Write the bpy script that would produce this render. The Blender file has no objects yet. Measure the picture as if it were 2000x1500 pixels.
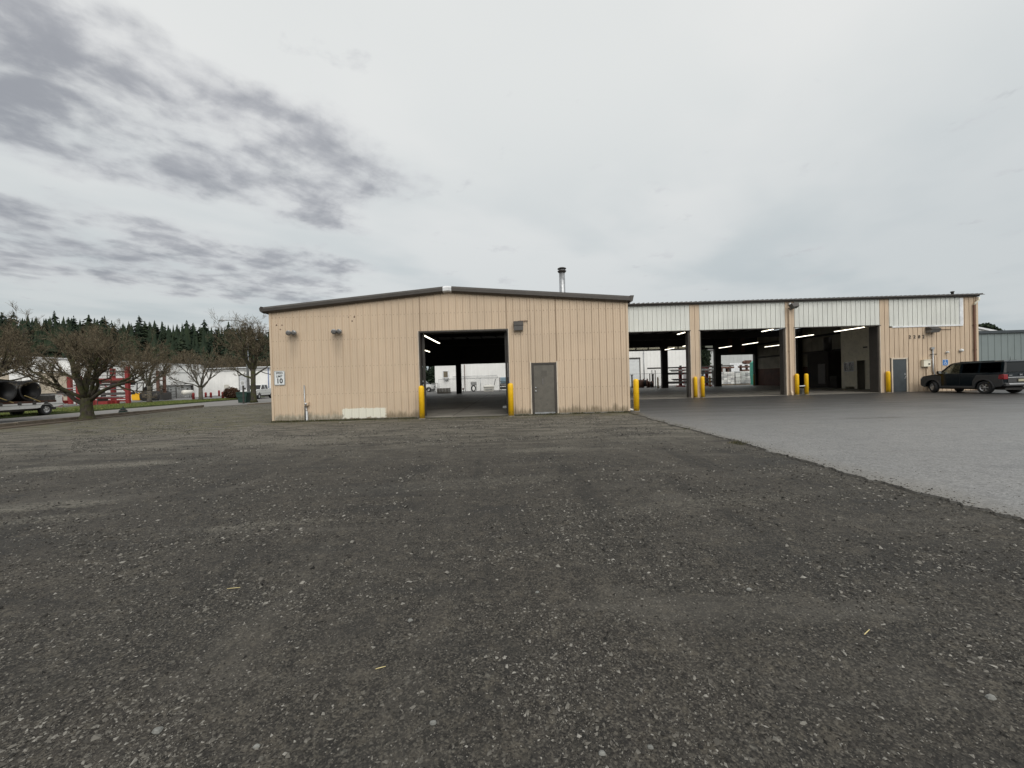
import bpy, math, random
import numpy as np
from mathutils import Vector, Matrix
SC = bpy.context.scene
COL = SC.collection
# ---------------------------------------------------------------- camera, sky, sun, exposure
H, F, ROLL, HORIZON = 1.47, 753.0, 0.0280, 743.5      # eye height; focal length, roll and horizon read from the photograph
cam_d = bpy.data.cameras.new('camera'); cam = bpy.data.objects.new('camera', cam_d); COL.objects.link(cam)
cam_d.sensor_width = 36.0; cam_d.lens = 36.0 * F / 2000.0
cam_d.clip_start = 0.05; cam_d.clip_end = 6000
cam.location = (0, 0, H)
cam.rotation_euler = (math.pi / 2 - math.atan((750 - HORIZON) / F), ROLL, 0)
SC.camera = cam
SC.view_settings.view_transform = 'Standard'; SC.view_settings.look = 'None'
SC.view_settings.gamma = 1.0; SC.view_settings.use_curve_mapping = False
SC.view_settings.exposure = 0.33

SUN_EL, SUN_AZ = math.radians(41), math.radians(163)     # azimuth clockwise from +Y: behind the camera, a little to the right
world = bpy.data.worlds.new('World'); SC.world = world; world.use_nodes = True
def build_sky():
    nt = world.node_tree; N = nt.nodes; L = nt.links; N.clear()
    out = N.new('ShaderNodeOutputWorld')
    def math_(op, a, b=None, c=None, clamp=False):
        n = N.new('ShaderNodeMath'); n.operation = op; n.use_clamp = clamp
        for i, v in enumerate((a, b, c)):
            if v is None: continue
            if isinstance(v, (int, float)): n.inputs[i].default_value = v
            else: L.new(v, n.inputs[i])
        return n.outputs[0]
    def smooth(v, a, b):
        n = N.new('ShaderNodeMapRange'); n.interpolation_type = 'SMOOTHSTEP'
        n.inputs[1].default_value = a; n.inputs[2].default_value = b; L.new(v, n.inputs[0]); return n.outputs[0]
    def mixc(f, a, b):
        n = N.new('ShaderNodeMix'); n.data_type = 'RGBA'
        for s, v in ((0, f), (6, a), (7, b)):
            if isinstance(v, (int, float)): n.inputs[s].default_value = v
            elif isinstance(v, tuple): n.inputs[s].default_value = (*v, 1)
            else: L.new(v, n.inputs[s])
        return n.outputs[2]
    def noise(vec, scale, detail=5, rough=.55, dist=0):
        n = N.new('ShaderNodeTexNoise'); n.inputs['Scale'].default_value = scale; n.inputs['Detail'].default_value = detail
        n.inputs['Roughness'].default_value = rough; n.inputs['Distortion'].default_value = dist; L.new(vec, n.inputs['Vector']); return n.outputs[0]
    tc = N.new('ShaderNodeTexCoord'); sep = N.new('ShaderNodeSeparateXYZ'); L.new(tc.outputs['Generated'], sep.inputs[0])
    x, y, z = sep.outputs
    zz = math_('ADD', math_('MAXIMUM', z, 0.0), 0.07)
    px, py = math_('DIVIDE', x, zz), math_('DIVIDE', y, zz)         # where the ray meets the cloud deck
    al = math_('MULTIPLY', math_('ADD', px, py), .7071)              # along the wind
    ac = math_('MULTIPLY', math_('SUBTRACT', py, px), .7071)         # across it
    def comb(a, b, c=0.0):
        n = N.new('ShaderNodeCombineXYZ')
        for i, v in enumerate((a, b, c)):
            if isinstance(v, (int, float)): n.inputs[i].default_value = v
            else: L.new(v, n.inputs[i])
        return n.outputs[0]
    st = comb(math_('MULTIPLY', al, 1.12), math_('MULTIPLY', ac, 1.0))
    n1 = noise(st, 3.0, 9, .53, .1)
    n2 = noise(comb(math_('MULTIPLY', al, .7), ac, 7.3), .9, 4, .5)
    n3 = noise(comb(math_('MULTIPLY', al, 1.05), ac, 3.1), 8.5, 7, .6, .2)
    n4 = noise(comb(math_('MULTIPLY', al, 1.0), ac, 11.7), 5.2, 6, .55, .2)
    # the broken lower deck: one bank to the left, thin scraps elsewhere
    def band(v, a, b, c, d): return math_('MULTIPLY', smooth(v, a, b), smooth(v, d, c))
    bank1 = math_('MULTIPLY', band(ac, 1.02, 1.42, 2.05, 2.45), smooth(al, 1.35, .65))
    bank2 = math_('MULTIPLY', band(ac, 2.15, 2.65, 3.5, 4.6), smooth(al, 1.9, .9))
    bank = math_('MAXIMUM', bank1, math_('MULTIPLY', bank2, 1.0))
    core = math_('MULTIPLY', band(ac, 1.30, 1.62, 1.80, 2.10), smooth(al, .25, -.25))
    body = math_('ADD', math_('MULTIPLY', n1, .78), math_('MULTIPLY', n3, .22))
    thr = math_('SUBTRACT', .80, math_('MULTIPLY', bank, math_('ADD', .35, math_('MULTIPLY', n2, .30))))
    dens = smooth(math_('SUBTRACT', math_('ADD', body, math_('MULTIPLY', core, .10)), thr), -.01, .27)
    scraps = math_('MULTIPLY', smooth(math_('ADD', math_('MULTIPLY', n1, .6), math_('MULTIPLY', n3, .4)), .575, .66), .42)
    dens = math_('MAXIMUM', dens, scraps)
    dens = math_('MULTIPLY', dens, smooth(z, .015, .09))
    # the even high deck: brightest up and to the right, cooler towards the horizon
    deck = mixc(smooth(z, .02, .66), (.385, .435, .460), (.64, .655, .648))
    deck = mixc(math_('MULTIPLY', smooth(n2, .38, .60), .38), deck, (.74, .73, .715))
    # darker to the far right and left of the picture, as a thick deck seen obliquely
    side = math_('MULTIPLY', smooth(px, 0.6, 2.4), .42)
    deck = mixc(side, deck, (.43, .470, .490))
    sidel = math_('MULTIPLY', smooth(px, -.9, -3.5), .25)
    deck = mixc(sidel, deck, (.42, .46, .465))
    cl = mixc(smooth(math_('ADD', math_('ADD', math_('MULTIPLY', dens, .45), math_('MULTIPLY', core, .35)), math_('MULTIPLY', math_('SUBTRACT', .62, n4), 1.5)), .15, 1.0), (.49, .495, .515), (.235, .245, .275))
    skyc = mixc(math_('MULTIPLY', math_('MULTIPLY', dens, .88), smooth(n4, .84, .46)), deck, cl)
    b1 = N.new('ShaderNodeBackground'); L.new(skyc, b1.inputs[0]); b1.inputs[1].default_value = 1.0
    sk = N.new('ShaderNodeTexSky'); sk.sky_type = 'NISHITA'; sk.sun_disc = False
    sk.sun_elevation = SUN_EL; sk.sun_rotation = SUN_AZ; sk.air_density = 1.5; sk.dust_density = 4
    b2 = N.new('ShaderNodeBackground'); L.new(sk.outputs[0], b2.inputs[0]); b2.inputs[1].default_value = .06
    mx = N.new('ShaderNodeMixShader'); mx.inputs[0].default_value = .08
    L.new(b1.outputs[0], mx.inputs[1]); L.new(b2.outputs[0], mx.inputs[2]); L.new(mx.outputs[0], out.inputs[0])
build_sky()
sun_d = bpy.data.lights.new('sun', 'SUN'); sun_d.energy = 1.5; sun_d.angle = math.radians(50); sun_d.color = (1.0, .97, .92)
sun = bpy.data.objects.new('sun', sun_d); COL.objects.link(sun)
sd = Vector((math.sin(SUN_AZ) * math.cos(SUN_EL), math.cos(SUN_AZ) * math.cos(SUN_EL), math.sin(SUN_EL)))
sun.rotation_euler = sd.to_track_quat('Z', 'Y').to_euler()

# ---------------------------------------------------------------- measuring helpers (photograph pixel + distance -> metres)
def _uv(px, py):
    a, b = px - 1000.0, HORIZON - py
    return a + ROLL * b, b - ROLL * a
def at(px, py, Y):
    u, v = _uv(px, py); return (u / F * Y, Y, H + v / F * Y)
def gx(px, py, z=0.0):
    u, v = _uv(px, py); Y = (H - z) * F / -v; return (u / F * Y, Y)

# ---------------------------------------------------------------- mesh helpers
def link_mesh(name, me, parent=None, kind=None):
    o = bpy.data.objects.new(name, me); COL.objects.link(o)
    if parent is not None: o.parent = parent
    if kind: o['kind'] = kind
    return o
def arr_mesh(name, V, Fc, mats, smooth=False):
    me = bpy.data.meshes.new(name); V = np.asarray(V, np.float32); Fc = np.asarray(Fc, np.int32); k = Fc.shape[1]
    me.vertices.add(len(V)); me.vertices.foreach_set('co', V.ravel())
    me.loops.add(Fc.size); me.loops.foreach_set('vertex_index', Fc.ravel())
    me.polygons.add(len(Fc)); me.polygons.foreach_set('loop_start', np.arange(0, Fc.size, k, dtype=np.int32))
    if smooth: me.polygons.foreach_set('use_smooth', np.ones(len(Fc), bool))
    else: me.polygons.foreach_set('use_smooth', np.zeros(len(Fc), bool))
    me.update(calc_edges=True); me.validate()
    for m in (mats if isinstance(mats, (list, tuple)) else [mats]): me.materials.append(m)
    return me
class MB:
    def __init__(s): s.v = []; s.f = []; s.m = []; s.sm = []; s.cur = 0; s.cs = False
    def add(s, vs, fs):
        b = len(s.v); s.v += [tuple(p) for p in vs]
        for f in fs: s.f.append(tuple(i + b for i in f)); s.m.append(s.cur); s.sm.append(s.cs)
        return s
    def box(s, x0, x1, y0, y1, z0, z1):
        if x0 > x1: x0, x1 = x1, x0
        if y0 > y1: y0, y1 = y1, y0
        if z0 > z1: z0, z1 = z1, z0
        return s.add([(x0,y0,z0),(x1,y0,z0),(x1,y1,z0),(x0,y1,z0),(x0,y0,z1),(x1,y0,z1),(x1,y1,z1),(x0,y1,z1)],
                     [(0,3,2,1),(4,5,6,7),(0,1,5,4),(1,2,6,5),(2,3,7,6),(3,0,4,7)])
    def prism(s, poly, axis, a, b):
        """poly: 2-D outline; axis 'x' -> (y,z), 'y' -> (x,z), 'z' -> (x,y)"""
        n = len(poly)
        def p(q, t): return (t, q[0], q[1]) if axis == 'x' else (q[0], t, q[1]) if axis == 'y' else (q[0], q[1], t)
        vs = [p(q, a) for q in poly] + [p(q, b) for q in poly]
        fs = [(i, (i+1) % n, n + (i+1) % n, n + i) for i in range(n)] + [tuple(range(n))[::-1], tuple(range(n, 2*n))]
        return s.add(vs, fs)
    def rings(s, rings, caps=True, closed=True):
        n = len(rings[0]); b = []
        for r in rings: b += list(r)
        fs = []
        for i in range(len(rings) - 1):
            for j in range(n if closed else n - 1):
                k = (j + 1) % n
                fs.append((i*n + j, i*n + k, (i+1)*n + k, (i+1)*n + j))
        if caps: fs += [tuple(range(n))[::-1], tuple(range((len(rings)-1)*n, len(rings)*n))]
        return s.add(b, fs)
    def tube(s, pts, r, n=8, smooth=True, caps=True):
        pts = [Vector(p) for p in pts]; rs = r if isinstance(r, (list, tuple)) else [r] * len(pts)
        rr = []; up = None
        for i, p in enumerate(pts):
            d = (pts[min(i+1, len(pts)-1)] - pts[max(i-1, 0)])
            d = d.normalized() if d.length > 1e-9 else Vector((0,0,1))
            if up is None: up = d.orthogonal().normalized()
            up = (up - d * up.dot(d)); up = up.normalized() if up.length > 1e-6 else d.orthogonal().normalized()
            w = d.cross(up)
            rr.append([p + (up * math.cos(2*math.pi*k/n) + w * math.sin(2*math.pi*k/n)) * rs[i] for k in range(n)])
        o = s.cs; s.cs = smooth; s.rings(rr, caps); s.cs = o; return s
    def lathe(s, prof, c=(0,0,0), axis='z', n=20, smooth=True):
        """prof: (radius, height) from bottom to top"""
        rr = []
        for r, h in prof:
            ring = []
            for k in range(n):
                a = 2*math.pi*k/n; u, v = max(r, 1e-4)*math.cos(a), max(r, 1e-4)*math.sin(a)
                q = (u, v, h) if axis == 'z' else (u, h, v) if axis == 'y' else (h, u, v)
                ring.append((c[0]+q[0], c[1]+q[1], c[2]+q[2]))
            rr.append(ring)
        o = s.cs; s.cs = smooth; s.rings(rr, True); s.cs = o; return s
    def xf(s, M, start=0):
        for i in range(start, len(s.v)): s.v[i] = tuple(M @ Vector(s.v[i]))
        return s
    def mesh(s, name, mats, off=(0,0,0), fixn=True):
        me = bpy.data.meshes.new(name)
        vs = [(a-off[0], b-off[1], c-off[2]) for a, b, c in s.v]
        me.from_pydata(vs, [], s.f)
        for m in (mats if isinstance(mats, (list, tuple)) else [mats]): me.materials.append(m)
        me.polygons.foreach_set('material_index', s.m); me.polygons.foreach_set('use_smooth', s.sm)
        if fixn:
            import bmesh
            bm = bmesh.new(); bm.from_mesh(me); bmesh.ops.recalc_face_normals(bm, faces=bm.faces); bm.to_mesh(me); bm.free()
        me.update(); return me
    def build(s, name, mats, parent=None, world=True, label=None, bevel=0, seg=2, kind=None):
        off = parent_world(parent) if (parent is not None and world) else (0,0,0)
        o = link_mesh(name, s.mesh(name, mats, off), parent, kind)
        if label: o['label'] = label
        if bevel:
            m = o.modifiers.new('edge', 'BEVEL'); m.width = bevel; m.segments = seg; m.limit_method = 'ANGLE'; m.angle_limit = math.radians(35)
            m.harden_normals = False
        return o
def parent_world(p):
    v = Vector((0,0,0))
    while p is not None: v += p.location; p = p.parent
    return v
def tag(o, label, cat, group=None):
    o['label'] = label; o['category'] = cat
    if group: o['group'] = group
    return o
def thing(name, label, cat, loc=(0,0,0), rz=0.0, group=None):
    o = bpy.data.objects.new(name, None); o.empty_display_size = .1; COL.objects.link(o)
    o.location = loc; o.rotation_euler = (0, 0, rz); return tag(o, label, cat, group)
def dup(root, loc, rz=None, label=None, scale=None):
    r = root.copy(); COL.objects.link(r); r.location = loc
    if rz is not None: r.rotation_euler = (0, 0, rz)
    if scale is not None: r.scale = scale
    if label: r['label'] = label
    for ch in list(root.children):
        c = ch.copy(); COL.objects.link(c); c.parent = r
        for g in list(ch.children):
            d = g.copy(); COL.objects.link(d); d.parent = c
    return r

# ---------------------------------------------------------------- materials
class NT:
    def __init__(s, name):
        s.m = bpy.data.materials.new(name); s.m.use_nodes = True; s.t = s.m.node_tree; s.N = s.t.nodes; s.L = s.t.links
        s.b = s.N['Principled BSDF']; s.out = s.N['Material Output']
        s.geo = s.N.new('ShaderNodeNewGeometry'); s.tc = s.N.new('ShaderNodeTexCoord')
        s.P = s.geo.outputs['Position']; s.O = s.tc.outputs['Object']
    def put(s, sock, v):
        if isinstance(v, (int, float)): sock.default_value = v
        elif isinstance(v, tuple): sock.default_value = (*v, 1) if len(v) == 3 and sock.type == 'RGBA' else v
        else: s.L.new(v, sock)
    def ma(s, op, a, b=None, c=None, clamp=False):
        n = s.N.new('ShaderNodeMath'); n.operation = op; n.use_clamp = clamp
        for i, v in enumerate((a, b, c)):
            if v is not None: s.put(n.inputs[i], v)
        return n.outputs[0]
    def vm(s, op, a, b):
        n = s.N.new('ShaderNodeVectorMath'); n.operation = op; s.put(n.inputs[0], a); s.put(n.inputs[1], b)
        return n.outputs['Value'] if op in ('LENGTH', 'DISTANCE', 'DOT_PRODUCT') else n.outputs[0]
    def sm(s, v, a, b, lo=0., hi=1.):
        n = s.N.new('ShaderNodeMapRange'); n.interpolation_type = 'SMOOTHSTEP'; s.put(n.inputs[0], v)
        for i, q in zip((1, 2, 3, 4), (a, b, lo, hi)): n.inputs[i].default_value = q
        return n.outputs[0]
    def mix(s, f, a, b, mode='MIX'):
        n = s.N.new('ShaderNodeMix'); n.data_type = 'RGBA'; n.blend_type = mode
        for i, v in ((0, f), (6, a), (7, b)): s.put(n.inputs[i], v)
        return n.outputs[2]
    def noise(s, vec, scale, detail=4, rough=.55, dist=0):
        n = s.N.new('ShaderNodeTexNoise'); s.put(n.inputs['Vector'], vec); n.inputs['Scale'].default_value = scale
        n.inputs['Detail'].default_value = detail; n.inputs['Roughness'].default_value = rough; n.inputs['Distortion'].default_value = dist
        return n.outputs[0]
    def voro(s, vec, scale, feat='F1', rnd=1.0):
        n = s.N.new('ShaderNodeTexVoronoi'); n.feature = feat; s.put(n.inputs['Vector'], vec); n.inputs['Scale'].default_value = scale
        n.inputs['Randomness'].default_value = rnd; return n
    def sep(s, v):
        n = s.N.new('ShaderNodeSeparateXYZ'); s.L.new(v, n.inputs[0]); return n.outputs
    def bump(s, h, strength=.3, dist=.01, prev=None):
        n = s.N.new('ShaderNodeBump'); n.inputs['Strength'].default_value = strength; n.inputs['Distance'].default_value = dist
        s.L.new(h, n.inputs['Height'])
        if prev is not None: s.L.new(prev, n.inputs['Normal'])
        return n.outputs[0]
    def set(s, **k):
        for a, v in k.items(): s.put(s.b.inputs[{'color':'Base Color','rough':'Roughness','metal':'Metallic','normal':'Normal','spec':'Specular IOR Level','coat':'Coat Weight','alpha':'Alpha'}[a]], v)
        return s.m
def M(name, col, rough=.6, metal=0., var=.14, vs=2.5, bump=.0, bs=60, spec=.5, dirt=None, coat=0.):
    t = NT(name); n = t.noise(t.O, vs, 6, .6)
    lo, hi = tuple(c*(1-var) for c in col), tuple(min(1, c*(1+var)) for c in col)
    c = t.mix(t.sm(n, .3, .7), lo, hi)
    if dirt:
        c = t.mix(t.ma('MULTIPLY', t.sm(t.noise(t.O, vs*2.7, 7, .7), .52, .72), dirt[1]), c, dirt[0])
    t.set(color=c, rough=t.ma('ADD', rough-.06, t.ma('MULTIPLY', n, .12)), metal=metal, spec=spec)
    if coat: t.set(coat=coat)
    if bump: t.set(normal=t.bump(t.noise(t.O, bs, 4), bump, .01))
    return t.m
def emit(name, col, strength):
    t = NT(name); t.b.inputs['Emission Color'].default_value = (*col, 1); t.b.inputs['Emission Strength'].default_value = strength
    t.set(color=col, rough=.4); return t.m
def glass(name, tint, refl=1.0):
    m = bpy.data.materials.new(name); m.use_nodes = True; N = m.node_tree.nodes; L = m.node_tree.links; N.clear()
    o = N.new('ShaderNodeOutputMaterial'); tr = N.new('ShaderNodeBsdfTransparent'); tr.inputs[0].default_value = (*tint, 1)
    gl = N.new('ShaderNodeBsdfGlossy'); gl.inputs['Roughness'].default_value = .03
    fr = N.new('ShaderNodeFresnel'); fr.inputs[0].default_value = 1.5
    mu = N.new('ShaderNodeMath'); mu.operation = 'MULTIPLY'; mu.inputs[1].default_value = refl; L.new(fr.outputs[0], mu.inputs[0])
    mx = N.new('ShaderNodeMixShader'); L.new(mu.outputs[0], mx.inputs[0]); L.new(tr.outputs[0], mx.inputs[1]); L.new(gl.outputs[0], mx.inputs[2]); L.new(mx.outputs[0], o.inputs[0])
    return m

def wall_paint(name, col, front=False, streak=.35):
    """painted ribbed steel: chalky fading, runs below the fixings, scuffed base"""
    t = NT(name); x, y, z = t.sep(t.P)
    def cv(a, b, c):
        n = t.N.new('ShaderNodeCombineXYZ')
        for i, v in enumerate((a, b, c)): t.put(n.inputs[i], v)
        return n.outputs[0]
    big = t.noise(t.P, .5, 5, .6)
    run = t.noise(cv(t.ma('MULTIPLY', x, 9.0), t.ma('MULTIPLY', y, 9.0), t.ma('MULTIPLY', z, .55)), 1.0, 6, .65)
    panel = t.noise(cv(t.ma('FLOOR', t.ma('MULTIPLY', x, 1/.914)), 3.0, 0.0), 1.7, 0)
    c = t.mix(t.sm(big, .3, .7), tuple(v*.94 for v in col), tuple(v*1.05 for v in col))
    c = t.mix(t.ma('MULTIPLY', t.sm(run, .5, .78), streak), c, tuple(v*f for v, f in zip(col, (.72, .66, .58))))
    c = t.mix(t.ma('MULTIPLY', t.sm(panel, .35, .65), .16), c, tuple(v*.82 for v in col))
    speck = t.noise(cv(t.ma('MULTIPLY', x, 16.), t.ma('MULTIPLY', y, 16.), t.ma('MULTIPLY', z, 9.)), 1.0, 3, .6)
    c = t.mix(t.ma('MULTIPLY', t.sm(speck, .70, .78), .55), c, (.20, .13, .07))
    grit = t.noise(t.P, 55, 3, .7)
    c = t.mix(t.ma('MULTIPLY', t.sm(grit, .56, .75), .18), c, tuple(v*.6 for v in col))
    scuff = t.noise(cv(t.ma('MULTIPLY', x, 6.0), y, t.ma('MULTIPLY', z, 1.5)), 1.0, 6, .7)
    if front:
        # splash-back dirt, and paint worn pale along the foot of the wall on the left
        edge = t.ma('ADD', z, t.ma('MULTIPLY', scuff, -.55))
        left = t.sm(x, -5.2, -7.0)
        c = t.mix(t.ma('MULTIPLY', t.sm(edge, .02, -.12), t.ma('MULTIPLY', left, .9)), c, (.66, .62, .52))
        c = t.mix(t.ma('MULTIPLY', t.sm(t.ma('ADD', z, t.ma('MULTIPLY', scuff, -.85)), -.05, -.34), .75), c, (.17, .135, .085))
        # the repainted oblong of off-white
        ja = t.ma('MULTIPLY', t.ma('SUBTRACT', t.noise(t.P, 7, 4, .7), .5), .34)
        m = t.ma('MULTIPLY', t.sm(t.ma('ADD', x, ja), -7.26, -7.20), t.sm(t.ma('ADD', x, ja), -5.34, -5.46))
        m = t.ma('MULTIPLY', m, t.sm(t.ma('ADD', z, t.ma('MULTIPLY', ja, .5)), .50, .47))
        m = t.ma('MULTIPLY', m, t.sm(t.ma('ADD', z, ja), .03, .09))
        c = t.mix(m, c, (.74, .72, .62))
        # newer rectangle of paint over the small door
        m2 = t.ma('MULTIPLY', t.ma('MULTIPLY', t.sm(x, .55, .58), t.sm(x, 2.05, 2.0)), t.sm(z, 3.42, 3.38))
        c = t.mix(t.ma('MULTIPLY', t.ma('MULTIPLY', m2, t.sm(z, 2.2, 2.25)), .35), c, tuple(v*.88 for v in col))
        # soot and rust runs under the two twin lamps
        for lx in (-9.25, -7.36):
            d = t.ma('ABSOLUTE', t.ma('SUBTRACT', x, lx))
            m3 = t.ma('MULTIPLY', t.ma('MULTIPLY', t.sm(d, .34, .0), t.sm(z, 3.62, 3.5)), t.sm(z, 2.2, 3.4))
            c = t.mix(t.ma('MULTIPLY', t.ma('MULTIPLY', m3, run), .8), c, (.21, .17, .13))
    return t.set(color=c, rough=t.sm(big, .2, .8, .5, .66), normal=t.bump(t.noise(t.P, 14, 3), .05, .01), spec=.35)
TAN = (.595, .472, .346)
m_tan = wall_paint('tan_wall_paint', TAN, front=True)
m_tan2 = wall_paint('tan_wall_paint_side', TAN)
m_pale = wall_paint('pale_grey_wall_paint', (.69, .70, .655), streak=.22)
m_white = wall_paint('white_wall_paint', (.88, .875, .85), streak=.15)
m_greywall = wall_paint('blue_grey_wall_paint', (.20, .235, .235), streak=.15)
m_trim = M('bronze_trim', (.050, .042, .035), .45, 0, .15, 2)
m_trimlight = M('pale_trim', (.60, .52, .42), .5)
m_roofm = M('brown_grey_roof', (.115, .105, .098), .5, .1)
m_ridge = M('white_cap', (.72, .73, .74), .45)
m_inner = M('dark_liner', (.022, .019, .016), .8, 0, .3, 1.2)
m_wains = M('red_brown_board', (.075, .030, .018), .7, 0, .3, 1.5)
m_cream = M('cream_board', (.74, .70, .58), .7, 0, .1, 1.4, dirt=((.25,.2,.15), .4))
m_liner = M('dusty_liner', (.22, .20, .155), .7, 0, .2, 1.0)
m_door = M('brown_grey_door', (.118, .108, .090), .42, 0, .12, 3, .05, 40, dirt=((.06,.055,.05), .6))
m_doorblue = M('slate_door', (.050, .060, .066), .5)
m_steel = M('galvanised', (.42, .43, .44), .42, .8, .2, 6)
m_dsteel = M('dark_fixture', (.055, .05, .045), .5, .2)
m_lens = M('lamp_lens', (.16, .155, .15), .2)
m_black = M('black_rubber', (.018, .018, .019), .75, 0, .3, 5)
m_blackpaint = M('black_paint', (.02, .02, .02), .45)
def bollard_paint():
    t = NT('bollard_yellow'); x, y, z = t.sep(t.O); n = t.noise(t.P, 7, 6, .7); n2 = t.noise(t.P, 31, 4, .7)
    c = t.mix(t.sm(n, .3, .7), (.84, .48, .006), (.94, .56, .010))
    c = t.mix(t.ma('MULTIPLY', t.sm(n2, .64, .70), .7), c, (.30, .22, .10))
    c = t.mix(t.ma('MULTIPLY', t.sm(t.ma('ADD', z, t.ma('MULTIPLY', n, .5)), .52, .22), .75), c, (.20, .14, .05))
    return t.set(color=c, rough=t.sm(n, .3, .7, .4, .6), normal=t.bump(n2, .06, .01))
m_yellow = bollard_paint()
m_oldyellow = M('weathered_yellow', (.48, .30, .03), .6, 0, .2, 4)
m_red = M('red_steel', (.23, .024, .022), .55, 0, .2, 3, dirt=((.16,.05,.04), .5))
m_rust = M('rusty_steel', (.11, .055, .038), .75, 0, .35, 4)
m_bar = M('dark_steel_bar', (.09, .085, .08), .55, .3, .3, 4)
m_palebar = M('mill_steel', (.42, .42, .41), .5, .4, .2, 4)
m_wood = M('pallet_wood', (.24, .19, .13), .85, 0, .25, 5)
m_greywood = M('grey_pallet_wood', (.17, .15, .12), .85, 0, .3, 5)
m_wpaint = M('vehicle_white', (.76, .76, .74), .25, 0, .03, 1, coat=.4)
m_plastic = M('white_plastic', (.78, .76, .69), .45, 0, .06, 3)
m_green = M('dumpster_green', (.012, .042, .031), .5, 0, .2, 3)
m_teal = M('machine_green', (.06, .40, .29), .5, 0, .15, 3)
m_forky = M('machine_yellow', (.80, .43, .01), .4, 0, .08, 3)
m_blue = M('sign_blue', (.025, .16, .46), .4, 0, .05)
m_signw = M('sign_white', (.72, .74, .74), .4, 0, .05)
m_ink = M('sign_black', (.012, .012, .014), .5)
m_drum = M('pale_blue_drum', (.30, .42, .50), .5)
m_straw = M('straw', (.62, .52, .26), .8)
m_strap = M('yellow_strap', (.55, .42, .16), .7)
m_tube = emit('lit_tube', (1.0, .94, .80), 3.0)
# ================================================================= THE SETTING
D1, D2, DR = 16.40, 24.90, 47.5          # front block wall, wing wall, rear wall
FX0, FX1 = -10.20, 4.96                  # front block
WX0, WX1 = -13.0, 30.10                  # main shed
SLAB = .05
rng = np.random.default_rng(7)
def vnoise(x, y, seed, scale):
    """smooth value noise on arrays"""
    r = np.random.default_rng(seed); T = r.random((64, 64)); x = np.asarray(x)/scale; y = np.asarray(y)/scale
    xi, yi = np.floor(x).astype(int), np.floor(y).astype(int); fx, fy = x-xi, y-yi
    fx, fy = fx*fx*(3-2*fx), fy*fy*(3-2*fy)
    g = lambda a, b: T[a % 64, b % 64]
    return (g(xi,yi)*(1-fx)+g(xi+1,yi)*fx)*(1-fy)+(g(xi,yi+1)*(1-fx)+g(xi+1,yi+1)*fx)*fy
def yard_h(x, y):
    x = np.asarray(x, float); y = np.asarray(y, float)
    near = np.clip((15.6 - y)/2.0, 0, 1) * np.clip((4.5 - x)/1.2, 0, 1) * np.clip((x + 20)/4, 0, 1)
    h = (vnoise(x*.45+y*.15, y, 1, .9)-.5)*.030 + (vnoise(x, y, 2, .35)-.5)*.016 + (vnoise(x, y, 3, .13)-.5)*.009
    return h*near - .002

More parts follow.
